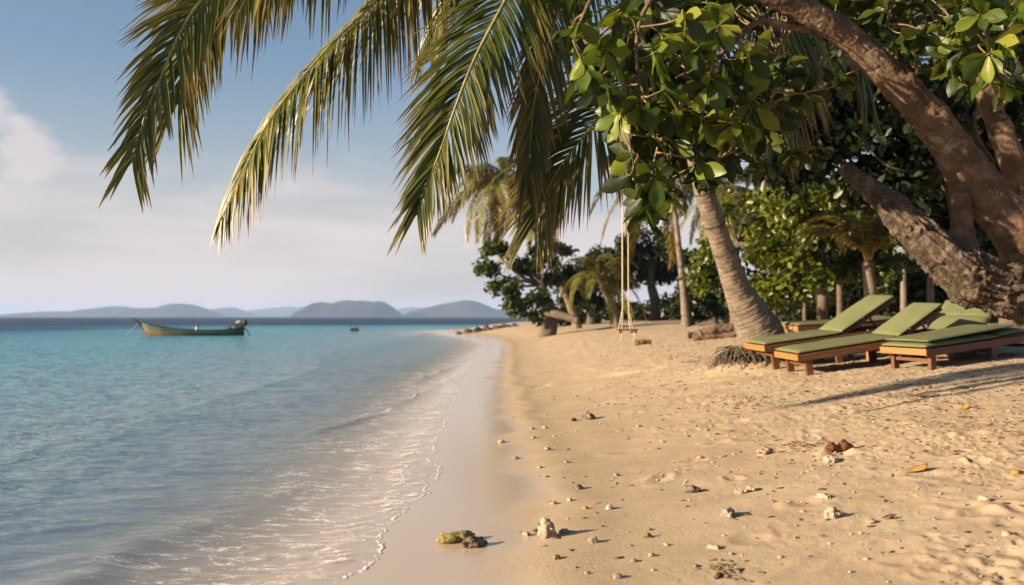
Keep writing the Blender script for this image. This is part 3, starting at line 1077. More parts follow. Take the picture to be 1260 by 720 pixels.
FAR_FRONDS = []
for i, (rise, drop, dry) in enumerate(((.75, .75, -.04), (.45, .95, .03), (.15, 1.0, .14), (-.1, .95, .42))):
    P = arc_path(1.0, rise, drop)
    V, F4, rn, tp_ = frond_vf(P, 44, .20, .022, .16, 58, .55, None, np.random.default_rng(40 + i), seglen=2, dry=dry)
    Vt, F4t, F3t = tube(P, np.linspace(.012, .002, 9), rings=14, seg=5, cap=False)
    Fm = np.concatenate([F4, F4t + len(V)])
    me = mesh_np('far_frond', np.concatenate([V, Vt]), Fm)
    fattr(me, 'rnd', np.concatenate([rn, np.full(len(Vt), .85)]))
    fattr(me, 'tip', np.concatenate([tp_, np.zeros(len(Vt))]))
    me.materials.append(M['palm_leaf'])
    FAR_FRONDS.append(me)


def far_palm(label, tpx, rad, size, n_fr=18, seed=1, mat=None, name='coconut_palm', low=1.0, group='coconut palms', tilt=0.0):
    """tpx: trunk path in pixels with distance, base first"""
    rg = np.random.default_rng(seed)
    P = px_path(tpx)
    b = P[0]
    bz = float(base_h(b[0], b[1]))
    P[0] = (b[0], b[1], bz - .15)
    o = Vector((b[0], b[1], bz))
    root = empty(name, o)
    tag(root, label, 'palm', group)
    path = shift(P, o)
    palm_trunk('trunk', path, rad, root, 90, 14, .16, mat, seed)
    top = np.asarray(path[-1])
    for k in range(n_fr):
        f = k / n_fr
        el = f + rg.normal(0, .05)
        vi = int(np.clip(el * 3.4 * low, 0, 3))
        fo = obj('frond', FAR_FRONDS[vi], None, root)
        fo.location = top + np.array([0, 0, .05])
        fo.rotation_euler = (rg.normal(0, .25), tilt * (1.3 - f) + rg.normal(0, .10), k * 2.39996 + rg.normal(0, .2))
        s = size * rg.uniform(.85, 1.12)
        fo.scale = (s, s, s)
    return root


far_palm('yellowing coconut palm leaning out to the shore beyond the wet sand', [(712, 394, 52), (700, 372, 52), (682, 335, 51.6), (660, 292, 51), (641, 256, 50.5), (624, 224, 50)], [.26, .19, .15, .13, .12, .12], 3.7, 30, 3)
far_palm('short bushy palm with a pale bent trunk behind the swing', [(760, 396, 46), (753, 378, 46), (744, 358, 46), (738, 343, 46)], [.24, .16, .14, .13], 2.3, 26, 4, low=.7, tilt=-.35)
far_palm('slim straight coconut palm rising behind the driftwood logs', [(845, 398, 38), (842, 370, 38), (837, 320, 38), (831, 265, 38), (826, 215, 38)], [.20, .14, .115, .10, .10], 3.4, 20, 5)
far_palm('palm with drooping fronds showing past the right side of the leaning trunk', [(905, 394, 44), (902, 340, 44), (897, 290, 44), (893, 236, 44)], [.2, .14, .12, .11], 2.9, 18, 6)
YP = far_palm('young palm with yellow leaf stalks rising behind the raised backrest', [(1073, 385, 18.6), (1071, 360, 18.6), (1069, 338, 18.6), (1068, 322, 18.6)], [.13, .11, .10, .115], 1.9, 13, 7, low=.25, tilt=-.55)
M['stalk'] = simple_mat('stalk', (.36, .24, .04), (.48, .33, .07), .5, 9)
for k_, (dx, dy_, h_) in enumerate(((-.34, -.1, .62), (-.06, -.15, .95), (.05, .1, .9), (.34, -.05, .7), (.16, .2, .8), (-.2, .15, .8))):
    t_ = at(1068, 322, 18.6) - YP.location
    obj('leaf_stalk', tube_mesh('leaf_stalk', [(t_.x, t_.y, t_.z - .12), (t_.x + dx * .4, t_.y + dy_ * .4, t_.z + h_ * .5), (t_.x + dx, t_.y + dy_, t_.z + h_)], [.04, .026, .014], rings=14, seg=8), M['stalk'], YP)
far_palm('coconut palm with a dark trunk in the shade behind the loungers', [(1034, 388, 25), (1033, 330, 25), (1036, 240, 25), (1042, 120, 25), (1046, 20, 25)], [.085, .065, .06, .06, .06], 3.4, 16, 8, M['dark_bark'])
far_palm('coconut palm with a pale lower trunk between the two raised backrests', [(1112, 386, 24), (1112, 330, 24), (1116, 220, 24), (1126, 100, 24), (1132, 0, 24)], [.085, .065, .06, .06, .06], 3.4, 16, 9)
far_palm('coconut palm with a pale trunk just left of the gnarled limb', [(1146, 388, 22), (1145, 330, 22), (1148, 200, 22), (1160, 60, 22), (1166, -40, 22)], [.085, .065, .06, .06, .06], 3.4, 16, 10)


# ------------------------------------------------------------------ broadleaf trees
LT = np.array([(0, 0, 0), (.32, -.24, .05), (.72, -.26, .0), (1, 0, -.12), (.72, .26, .0), (.32, .24, .05), (.5, 0, -.04)])
LF = np.array([(0, 1, 6), (1, 2, 6), (2, 3, 6), (3, 4, 6), (4, 5, 6), (5, 0, 6)])


def leaf_cloud(c, nrm, size, rg, jitter=.8):
    n = len(c)
    nn = nrm + rg.normal(0, jitter, (n, 3))
    nn /= np.linalg.norm(nn, axis=1, keepdims=True)
    d = rg.normal(0, 1, (n, 3)) + [0, 0, -.35]
    d -= nn * (d * nn).sum(1, keepdims=True)
    d /= np.linalg.norm(d, axis=1, keepdims=True)
    s = np.cross(nn, d)
    V = c[:, None] + size[:, None, None] * (LT[None, :, 0:1] * d[:, None] + LT[None, :, 1:2] * s[:, None] + LT[None, :, 2:3] * nn[:, None])
    Fc = (LF[None] + np.arange(n)[:, None, None] * len(LT)).reshape(-1, 3)
    return V.reshape(-1, 3), Fc


def crown_mesh(clumps, per, leaf, rg, name='crown'):
    """clumps: list of (center, (rx, ry, rz))"""
    cs, ns, rn = [], [], []
    for (c, rr) in clumps:
        k = int(per * rg.uniform(.7, 1.3))
        u = rg.normal(0, 1, (k, 3))
        u /= np.linalg.norm(u, axis=1, keepdims=True)
        q = rg.random(k) ** .45
        cs.append(np.asarray(c) + u * q[:, None] * np.asarray(rr) * rg.uniform(.85, 1.15, (k, 1)))
        ns.append(u * .7 + [0, 0, .7])
        rn.append(np.clip(rg.normal(.45, .2) + rg.normal(0, .16, k), 0, 1))
    cs, ns, rn = np.concatenate(cs), np.concatenate(ns), np.concatenate(rn)
    V, Fc = leaf_cloud(cs, ns, leaf * rg.uniform(.7, 1.25, len(cs)), rg)
    me = mesh_np(name, V, Fc)
    fattr(me, 'rnd', np.repeat(rn, len(LT)))
    return me


def tree(label, base_px, Y, trunk_px, rad, blobs, per, leaf, mat, seed, name='broadleaf_tree', bark=None, nclump=26, cl_r=.5, cat='tree', group='broadleaf trees along the beach', fill=.55):
    """blobs: crown masses (px, py, Y, rx, ry, rz in m)"""
    rg = np.random.default_rng(seed)
    g = at(base_px, 392, Y)
    o = Vector((g.x, Y, float(base_h(g.x, Y)) - .02))
    root = empty(name, o)
    tag(root, label, cat, group)
    path = shift([(o.x, o.y, o.z - .15)] + px_path(trunk_px), o)
    if len(path) > 1:
        obj('trunk', tube_mesh('trunk', path, rad, rings=40, seg=14, disp=lambda v: .18 * perlin3(v * 2.5) + .10 * perlin3(v * 8)), bark or M['dark_bark'], root)
    clumps = []
    for (px, py, yy, rx, ry, rz) in blobs:
        c = np.asarray(at(px, py, yy)) - np.asarray(o)
        for k in range(nclump):
            u = rg.normal(0, 1, 3)
            u /= np.linalg.norm(u)
            q = rg.random() ** fill
            s = cl_r * rg.uniform(.6, 1.35)
            clumps.append((c + u * q * np.array([rx, ry, rz]), (s, s, s * .75)))
    if len(path) > 1:
        mb = MB()
        top = np.asarray(path[-1])
        for k in rg.choice(len(clumps), min(14, len(clumps)), replace=False):
            e = np.asarray(clumps[k][0])
            st = np.asarray(path[-1]) * .75 + np.asarray(path[-2]) * .25
            mid = st * .45 + e * .55 + rg.normal(0, .12, 3) * np.linalg.norm(e - st) + [0, 0, -.08 * np.linalg.norm(e - st)]
            r = rad[-1] * rg.uniform(.35, .6)
            add_tube(mb, [st, mid, e], [r, r * .6, r * .2], rings=12, seg=6)
        obj('limbs', mb.mesh('limbs', True), bark or M['dark_bark'], root)['kind'] = 'stuff'
    obj('crown', crown_mesh(clumps, per, leaf, rg), mat, root)
    return root


# sea almond hanging over the far waterline
tree('round leaved sea almond tree leaning over the water at the far end of the beach', 672, 47, [(680, 388, 47), (672, 368, 47), (664, 345, 47)], [.42, .30, .24, .18],
     [(610, 306, 47, .9, .8, .3), (600, 330, 47, .7, .7, .25), (625, 352, 46.5, .9, .8, .35), (655, 368, 46, 1.1, .9, .45), (650, 325, 47, 1.0, 1.0, .5), (690, 340, 47.5, 1.2, 1.0, .8), (680, 305, 48, 1.0, .9, .5), (634, 378, 46, .5, .5, .2)],
     42, .26, M['mid_leaf'], 11, nclump=13, cl_r=.36)
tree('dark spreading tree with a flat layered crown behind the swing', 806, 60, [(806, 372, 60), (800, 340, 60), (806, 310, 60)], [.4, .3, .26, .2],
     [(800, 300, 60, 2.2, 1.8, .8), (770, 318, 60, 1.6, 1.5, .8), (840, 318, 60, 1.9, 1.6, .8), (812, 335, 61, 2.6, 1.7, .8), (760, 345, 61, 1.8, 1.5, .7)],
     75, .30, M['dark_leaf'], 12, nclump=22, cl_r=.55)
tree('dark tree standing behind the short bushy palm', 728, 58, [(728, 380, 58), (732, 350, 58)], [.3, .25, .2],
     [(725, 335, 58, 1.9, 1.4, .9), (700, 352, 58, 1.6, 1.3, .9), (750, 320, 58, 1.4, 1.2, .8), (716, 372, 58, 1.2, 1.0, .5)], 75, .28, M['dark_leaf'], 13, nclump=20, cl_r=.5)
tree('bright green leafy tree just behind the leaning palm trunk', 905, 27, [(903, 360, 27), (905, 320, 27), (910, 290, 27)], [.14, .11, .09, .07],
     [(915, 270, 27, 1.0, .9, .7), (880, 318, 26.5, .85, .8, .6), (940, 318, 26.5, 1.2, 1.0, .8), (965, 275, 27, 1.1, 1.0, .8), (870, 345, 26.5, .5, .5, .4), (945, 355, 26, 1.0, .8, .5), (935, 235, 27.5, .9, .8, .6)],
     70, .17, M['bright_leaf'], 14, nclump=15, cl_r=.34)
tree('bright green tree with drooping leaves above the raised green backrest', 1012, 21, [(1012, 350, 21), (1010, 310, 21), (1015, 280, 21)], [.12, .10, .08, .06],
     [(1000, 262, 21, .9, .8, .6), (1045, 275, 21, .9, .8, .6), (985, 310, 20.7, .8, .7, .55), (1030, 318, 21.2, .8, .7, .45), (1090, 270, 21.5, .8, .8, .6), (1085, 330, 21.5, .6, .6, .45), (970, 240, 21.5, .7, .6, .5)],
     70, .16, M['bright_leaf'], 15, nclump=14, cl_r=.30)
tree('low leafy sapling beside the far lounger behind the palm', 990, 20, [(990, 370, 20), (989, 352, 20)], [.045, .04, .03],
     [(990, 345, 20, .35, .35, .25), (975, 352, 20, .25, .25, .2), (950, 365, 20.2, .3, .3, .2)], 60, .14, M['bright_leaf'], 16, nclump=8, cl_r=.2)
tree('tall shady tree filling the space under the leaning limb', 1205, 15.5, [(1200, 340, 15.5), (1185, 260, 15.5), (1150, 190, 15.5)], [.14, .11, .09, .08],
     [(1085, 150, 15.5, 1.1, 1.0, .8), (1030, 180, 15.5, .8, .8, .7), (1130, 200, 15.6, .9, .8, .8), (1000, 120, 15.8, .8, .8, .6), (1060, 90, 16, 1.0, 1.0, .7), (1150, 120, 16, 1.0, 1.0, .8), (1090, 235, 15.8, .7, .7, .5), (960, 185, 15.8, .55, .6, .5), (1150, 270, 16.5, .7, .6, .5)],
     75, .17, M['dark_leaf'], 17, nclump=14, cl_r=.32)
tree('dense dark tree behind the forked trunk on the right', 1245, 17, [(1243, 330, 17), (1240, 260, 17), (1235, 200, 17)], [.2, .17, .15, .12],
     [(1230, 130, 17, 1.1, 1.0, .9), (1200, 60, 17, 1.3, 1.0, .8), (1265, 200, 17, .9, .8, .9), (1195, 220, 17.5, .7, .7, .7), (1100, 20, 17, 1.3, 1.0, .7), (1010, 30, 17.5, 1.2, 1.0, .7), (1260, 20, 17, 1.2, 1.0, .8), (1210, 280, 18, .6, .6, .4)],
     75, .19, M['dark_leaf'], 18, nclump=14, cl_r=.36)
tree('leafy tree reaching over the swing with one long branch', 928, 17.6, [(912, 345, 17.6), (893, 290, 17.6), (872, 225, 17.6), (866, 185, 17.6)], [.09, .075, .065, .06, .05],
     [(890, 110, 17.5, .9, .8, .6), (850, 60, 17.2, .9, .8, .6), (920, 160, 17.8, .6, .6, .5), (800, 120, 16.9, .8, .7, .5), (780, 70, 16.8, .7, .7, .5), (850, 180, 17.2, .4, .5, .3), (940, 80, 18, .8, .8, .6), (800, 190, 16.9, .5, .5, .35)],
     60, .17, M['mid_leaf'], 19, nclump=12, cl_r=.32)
# undergrowth that closes the view inland
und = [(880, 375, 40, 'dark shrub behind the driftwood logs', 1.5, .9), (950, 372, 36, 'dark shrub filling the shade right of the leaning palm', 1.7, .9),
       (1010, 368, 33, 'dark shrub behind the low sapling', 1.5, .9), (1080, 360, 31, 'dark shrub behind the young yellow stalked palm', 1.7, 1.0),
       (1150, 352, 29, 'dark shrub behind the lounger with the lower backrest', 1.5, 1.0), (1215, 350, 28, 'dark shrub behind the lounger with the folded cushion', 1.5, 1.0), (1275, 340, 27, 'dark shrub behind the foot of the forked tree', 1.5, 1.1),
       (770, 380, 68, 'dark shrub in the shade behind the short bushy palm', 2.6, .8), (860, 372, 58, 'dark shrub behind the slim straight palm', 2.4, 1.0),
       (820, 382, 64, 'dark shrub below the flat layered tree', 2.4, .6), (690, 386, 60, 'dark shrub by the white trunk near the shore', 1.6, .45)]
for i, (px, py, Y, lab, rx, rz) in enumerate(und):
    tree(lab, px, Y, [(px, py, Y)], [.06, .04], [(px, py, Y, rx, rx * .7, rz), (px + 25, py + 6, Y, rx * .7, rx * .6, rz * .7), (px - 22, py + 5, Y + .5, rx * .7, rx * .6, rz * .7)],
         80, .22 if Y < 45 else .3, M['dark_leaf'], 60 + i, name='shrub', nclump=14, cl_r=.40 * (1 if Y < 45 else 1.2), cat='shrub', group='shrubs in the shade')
# tall background canopy behind everything
bk = [(1000, 230, 34, 'tall dark tree rising behind the bright green trees'), (1120, 210, 33, 'tall dark tree behind the shady tree under the limb'), (1225, 220, 32, 'tall dark tree far behind the forked trunk')]
for i, (px, py, Y, lab) in enumerate(bk):
    tree(lab, px, Y, [(px, 320, Y), (px + 4, 260, Y)], [.22, .18, .14],
         [(px, py, Y, 1.9, 1.5, 1.4), (px - 40, py + 50, Y, 1.4, 1.2, 1.0), (px + 45, py + 40, Y, 1.5, 1.2, 1.2), (px, py - 70, Y, 1.6, 1.4, 1.2), (px + 40, py - 120, Y, 1.6, 1.4, 1.2), (px - 20, py - 150, Y, 1.5, 1.3, 1.1), (px + 10, py + 95, Y, 1.6, 1.2, .9)],
         85, .26, M['dark_leaf'], 80 + i, nclump=14, cl_r=.55, group='tall trees at the back')

# white stout trunk by the shore
wt = empty('tree_stump', ground_hit(713, 394.5))
tag(wt, 'stout pale broken trunk leaning at the far shore behind the sea almond', 'trunk')
g0 = wt.location
obj('trunk', tube_mesh('trunk', shift([(g0.x, g0.y, g0.z - .1)] + [tuple(at(710, 384, g0.y)), tuple(at(704, 372, g0.y)), tuple(at(697, 358, g0.y))], g0), [.50, .40, .33, .26], rings=30, seg=16, disp=lambda v: .2 * perlin3(v * 1.8)), M['pale_bark'], wt)
obj('branch', tube_mesh('branch', shift([tuple(at(707, 378, g0.y)), tuple(at(715, 366, g0.y)), tuple(at(722, 350, g0.y))], g0), [.28, .2, .12], rings=20, seg=12, disp=lambda v: .2 * perlin3(v * 1.8)), M['pale_bark'], wt)


# ------------------------------------------------------------------ the near tree with the leaning limb
def near_leaf_mesh(seed, ln=1.0):
    rg = np.random.default_rng(seed)
    n = 7
    t = np.linspace(0, 1, n)
    w = np.array([.04, .10, .18, .24, .255, .18, .015]) * rg.uniform(.85, 1.1)
    bend = rg.uniform(-.32, -.10)
    fold = rg.uniform(.12, .30)
    wav = rg.uniform(0, 6)
    V = np.empty((n, 5, 3))
    for j, q in enumerate((-1, -.55, 0, .55, 1)):
        V[:, j, 0] = t * ln
        V[:, j, 1] = q * w
        V[:, j, 2] = bend * t ** 2 + fold * abs(q) * w + .018 * np.sin(t * 11 + wav + q * 1.5) * abs(q)
    F4 = grid_faces(n, 5)[:, ::-1]
    Vv = V.reshape(-1, 3)
    # short stalk
    st = np.array([(-.09, -.012, 0), (-.09, .012, 0), (.03, .012, .006), (.03, -.012, .006)])
    F4 = np.concatenate([F4, np.array([[0, 1, 2, 3]]) + len(Vv)])
    return np.concatenate([Vv, st]), F4


def near_tree():
    base = at(1388, 500, 6.8)
    base = Vector((base.x, 6.8, float(base_h(base.x, 6.8)) - .02))
    o = base
    root = empty('broadleaf_tree', o)
    tag(root, 'large leaved tree with a thick limb arching over the sand beside the loungers', 'tree', 'broadleaf trees along the beach')
    def bark(a_, b_):
        def f(v, q):
            cr = np.abs(perlin3(q * [3.0, 3.0, 3.4] + .15 * perlin3(v * 14)[:, None]))
            cr2 = np.abs(perlin3(q * [7.0, 7.0, 8.5] + 5))
            flake = np.clip(perlin3(v * 11 + 7) - .12, 0, .35)
            return a_ * perlin3(v * 4) + b_ * (.3 - cr) + b_ * .8 * (.3 - cr2) + b_ * 1.5 * flake + b_ * .35 * perlin3(v * 45)
        f.param = True
        return f
    main = [(1392, 560, 6.85), (1345, 450, 6.8), (1295, 375, 6.75), (1258, 300, 6.7), (1215, 240, 6.7), (1188, 205, 6.7), (1165, 172, 6.7), (1130, 130, 6.65), (1085, 85, 6.6), (1040, 43, 6.5), (990, 14, 6.4), (935, -14, 6.3), (870, -50, 6.2), (800, -70, 6.1)]
    mr = [.30, .23, .172, .155, .142, .134, .124, .110, .096, .089, .083, .076, .06, .04]
    obj('trunk', tube_mesh('trunk', shift(px_path(main), o), mr, rings=520, seg=72, disp=bark(.14, .13)), M['limb_bark'], root)
    gn = [(1388, 550, 6.75), (1340, 450, 6.6), (1292, 385, 6.5), (1250, 360, 6.42), (1208, 348, 6.4), (1172, 324, 6.4), (1140, 295, 6.4), (1100, 256, 6.42), (1066, 228, 6.45), (1037, 206, 6.48)]
    gr = [.32, .25, .17, .150, .158, .150, .112, .088, .062, .036]

    def gdisp(v, q):
        tw = q + np.stack([0 * q[:, 2], 0 * q[:, 2], .25 * perlin3(v * 5)], 1)
        fib = np.abs(perlin3(tw * [3.2, 3.2, 4.0] + 3))
        fib2 = np.abs(perlin3(tw * [7.5, 7.5, 9.0] + 8))
        hole = np.clip(perlin3(tw * [2.0, 2.0, 5.0] + 4) - .2, 0, 1)
        return .30 * perlin3(v * 4.5) + .42 * (.3 - fib) + .30 * (.25 - fib2) - .7 * hole + .06 * perlin3(v * 40)
    gdisp.param = True
    g = obj('limb', tube_mesh('limb', shift(px_path(gn), o), gr, rings=420, seg=96, disp=gdisp), M['gnarl_bark'], root)
    tag(g, 'gnarled dark broken limb with crumbling bark')
    obj('limb', tube_mesh('limb', shift(px_path([(1190, 350, 6.55), (1186, 300, 6.62), (1183, 255, 6.66), (1178, 212, 6.7), (1172, 185, 6.72)]), o), [.095, .068, .058, .06, .07], rings=130, seg=36, disp=bark(.22, .2)), M['limb_bark'], root)
    obj('limb', tube_mesh('limb', shift(px_path([(1372, 500, 7.0), (1320, 370, 7.1), (1270, 262, 7.2), (1243, 190, 7.2), (1222, 138, 7.2), (1205, 90, 7.2), (1190, 30, 7.2), (1184, -40, 7.2)]), o), [.16, .115, .098, .086, .078, .072, .066, .058], rings=200, seg=36, disp=bark(.16, .14)), M['limb_bark'], root)
    branches = [
        ([(1062, 60, 6.55), (1010, 40, 6.48), (960, 30, 6.4), (930, 28, 6.35), (895, 60, 6.3), (868, 80, 6.25), (832, 96, 6.2)], .030),
        ([(870, -50, 6.2), (820, -20, 6.1), (790, 20, 6.05), (783, 70, 6.0), (792, 118, 6.0)], .022),
        ([(800, -70, 6.1), (750, -40, 6.0), (722, 10, 5.95), (705, 50, 5.95)], .022),
        ([(895, 60, 6.3), (905, 120, 6.35), (895, 160, 6.4), (905, 185, 6.4)], .012),
        ([(868, 80, 6.25), (840, 130, 6.3), (810, 180, 6.35), (800, 230, 6.4)], .014),
        ([(1205, 90, 7.2), (1230, 50, 6.8), (1250, 10, 6.5), (1262, -30, 6.3)], .03),
        ([(1222, 138, 7.2), (1240, 120, 6.7), (1228, 85, 6.3), (1215, 55, 6.1)], .018),
        ([(1190, 30, 7.2), (1150, 20, 6.9), (1110, -10, 6.7), (1090, 30, 6.5)], .022),
        ([(990, 14, 6.4), (960, 60, 6.7), (950, 120, 6.9), (930, 170, 7.0)], .016),
        ([(792, 118, 6.0), (775, 160, 6.2), (780, 205, 6.4)], .010),
    ]
    nodes = []
    for pts, r in branches:
        path = shift(px_path(pts), o)
        obj('branch', tube_mesh('branch', path, np.linspace(r, r * .3, len(path)), rings=46, seg=10, disp=lambda v: .25 * perlin3(v * 18)), M['limb_bark'] if r > .02 else M['twig'], root)
        nodes += [np.asarray(p) for p in catmull(path, 22)[3:]]
    nodes = np.array(nodes)
    # rosettes of leaves; pixel gives the direction, distance stays within the crown
    rg = np.random.default_rng(77)
    ros = []

    def region(poly, n, y0, y1):
        P = np.array(poly, float)
        lo, hi = P.min(0), P.max(0)
        k = 0
        while k < n:
            q = rg.uniform(lo, hi)
            ins = False
            j = len(P) - 1
            for i in range(len(P)):
                if (P[i, 1] > q[1]) != (P[j, 1] > q[1]) and q[0] < (P[j, 0] - P[i, 0]) * (q[1] - P[i, 1]) / (P[j, 1] - P[i, 1]) + P[i, 0]:
                    ins = not ins
                j = i
            if ins:
                ros.append((q[0], q[1], rg.uniform(y0, y1)))
                k += 1
    for q in ((715, 30, 5.9), (745, 60, 5.9), (722, 92, 6.0), (765, 20, 5.8), (810, 62, 5.8), (842, 20, 5.8), (858, 62, 5.9), (822, 108, 5.9), (870, 105, 6.0), (905, 90, 6.1), (790, 130, 6.0), (845, 140, 6.1), (885, 30, 6.0),
              (1205, 18, 5.9), (1235, 52, 5.8), (1180, 30, 6.1), (1222, 95, 5.9), (1250, 95, 6.0), (1140, 45, 6.3), (1160, 75, 6.3), (1250, 20, 6.0), (1215, 68, 5.8)):
        ros.append(q)
    region([(690, -20), (960, -20), (960, 120), (900, 170), (840, 190), (760, 150), (715, 110), (690, 40)], 72, 5.9, 7.4)
    region([(760, 140), (870, 130), (900, 190), (840, 245), (790, 265), (765, 230)], 34, 6.1, 7.2)
    region([(870, 120), (960, 110), (950, 200), (900, 215), (865, 190)], 10, 6.5, 7.6)
    region([(1085, -20), (1290, -20), (1290, 110), (1225, 130), (1120, 70), (1080, 20)], 46, 6.0, 7.6)
    region([(940, -30), (1100, -30), (1090, 25), (1010, 0)], 14, 6.6, 7.6)
    region([(960, 60), (1040, 80), (1060, 150), (980, 190), (930, 180)], 9, 7.0, 7.8)
    tw = MB()
    leaves = []
    for (px, py, yy) in ros:
        c = np.asarray(at(px, py, yy)) - np.asarray(o)
        i = np.argmin(np.linalg.norm(nodes - c, axis=1))
        a = nodes[i]
        dist = np.linalg.norm(c - a)
        mid = (a + c) / 2 + rg.normal(0, .10, 3) * dist + [0, 0, .06 * dist]
        ax = c - mid
        ax = ax / (np.linalg.norm(ax) + 1e-6) + rg.normal(0, .45, 3) + [0, 0, -.25]
        ax /= np.linalg.norm(ax)
        add_tube(tw, [a, mid, c], [.008, .006, .0045], rings=10, seg=5)
        u = np.cross(ax, [.3, .2, .9])
        u /= np.linalg.norm(u)
        w = np.cross(ax, u)
        m = int(rg.integers(7, 12))
        for k in range(m):
            ph = k * 2.4 + rg.normal(0, .25)
            op = R(rg.uniform(35, 88))
            d = math.cos(op) * ax + math.sin(op) * (math.cos(ph) * u + math.sin(ph) * w) + np.array([0, 0, -.25])
            d /= np.linalg.norm(d)
            nr = ax - d * (ax @ d) + rg.normal(0, .18, 3)
            nr -= d * (nr @ d)
            nr /= np.linalg.norm(nr) + 1e-9
            if nr[2] < 0 and rg.random() < .7:
                nr = -nr
            ln = rg.uniform(.12, .215) * (1.0 if k < 5 else .8)
            leaves.append((c - ax * rg.uniform(0, .05) + d * .015, d, nr, ln, px, py, yy))
    obj('twigs', tw.mesh('twigs', True), M['twig'], root)['kind'] = 'stuff'
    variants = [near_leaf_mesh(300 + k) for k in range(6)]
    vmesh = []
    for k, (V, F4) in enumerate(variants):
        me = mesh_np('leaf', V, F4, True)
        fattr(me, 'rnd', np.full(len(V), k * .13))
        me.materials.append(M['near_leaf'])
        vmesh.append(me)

    # the 300 that show largest: nearest to the camera and inside the frame
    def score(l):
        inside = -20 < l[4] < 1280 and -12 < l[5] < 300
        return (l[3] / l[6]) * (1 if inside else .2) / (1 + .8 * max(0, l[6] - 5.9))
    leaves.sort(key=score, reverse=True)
    MV, MF, MR, n0 = [], [], [], 0
    for i, (p, d, nr, ln, *_r) in enumerate(leaves):
        s = np.cross(nr, d)
        Mx = np.stack([d, s, nr], 1)
        k = int(rg.integers(0, 6))
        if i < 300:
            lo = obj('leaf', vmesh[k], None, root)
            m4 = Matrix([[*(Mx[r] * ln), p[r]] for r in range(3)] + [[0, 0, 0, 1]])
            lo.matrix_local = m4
        else:
            V, F4 = variants[k]
            MV.append(p + (V * ln) @ Mx.T)
            MF.append(F4 + n0)
            MR.append(np.full(len(V), np.clip(rg.normal(.5, .24), 0, 1)))
            n0 += len(V)
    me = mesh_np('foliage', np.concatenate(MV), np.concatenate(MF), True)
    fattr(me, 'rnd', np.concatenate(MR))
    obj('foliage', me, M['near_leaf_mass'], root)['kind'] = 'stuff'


near_tree()

# ------------------------------------------------------------------ sun loungers
M['cushion'] = simple_mat('cushion_fabric', (.105, .115, .050), (.128, .138, .064), .8, 3.0, .0015, 220, spec=.2)
M['teak'] = simple_mat('teak', (.080, .030, .012), (.135, .055, .022), .5, 5, .001, 60, (1, 9, 9), .4)
M['teak_light'] = simple_mat('teak_light', (.22, .098, .026), (.31, .14, .04), .5, 5, .001, 60, (1, 9, 9), .4)  # teak with sunlight put into its colour, for foot rails and table sides
M['piping'] = simple_mat('piping', (.24, .25, .13), (.30, .30, .17), .8, 3.0)


def soft_box(name, x0, x1, y0, y1, z0, z1, M4=None, puff=.012, seed=0, crease=None):
    """cushion: rounded slab with puffed top and seam dents"""
    nx, ny = 34, 14
    u = np.linspace(-1, 1, nx)
    v = np.linspace(-1, 1, ny)
    U, Vv = np.meshgrid(u, v, indexing='ij')
    e = lambda q: np.sqrt(np.clip(1 - np.abs(q) ** 9, 0, 1))
    hz = (z1 - z0) / 2
    prof = np.minimum(e(U), e(Vv))
    X = (x0 + x1) / 2 + (x1 - x0) / 2 * U
    Y = (y0 + y1) / 2 + (y1 - y0) / 2 * Vv
    nn = fbm2(X * 3.1 + seed, Y * 3.1 + seed * 2, 3)
    top = (z0 + z1) / 2 + hz * (.35 + .65 * prof) + puff * prof * (1 - U ** 4) * (1 - Vv ** 4) + .007 * nn * prof
    if crease:
        for cx in crease:
            top -= .018 * np.exp(-((X - cx) / .012) ** 2) + .006 * np.exp(-((X - cx) / .05) ** 2)
    bot = (z0 + z1) / 2 - hz * (.35 + .65 * prof)
    n = nx * ny
    V = np.concatenate([np.stack([X.ravel(), Y.ravel(), top.ravel()], 1), np.stack([X.ravel(), Y.ravel(), bot.ravel()], 1)])
    Ft = grid_faces(nx, ny)[:, ::-1]
    Fb = Ft[:, ::-1] + n
    i = np.arange(nx - 1)
    j = np.arange(ny - 1)
    W = [np.stack([i * ny, (i + 1) * ny, (i + 1) * ny + n, i * ny + n], 1),
         np.stack([(i + 1) * ny + ny - 1, i * ny + ny - 1, i * ny + ny - 1 + n, (i + 1) * ny + ny - 1 + n], 1),
         np.stack([j + 1, j, j + n, j + 1 + n], 1),
         np.stack([(nx - 1) * ny + j, (nx - 1) * ny + j + 1, (nx - 1) * ny + j + 1 + n, (nx - 1) * ny + j + n], 1)]
    me = mesh_np(name, V, np.concatenate([Ft, Fb] + W), True)
    if M4 is not None:
        me.transform(M4)
    return me


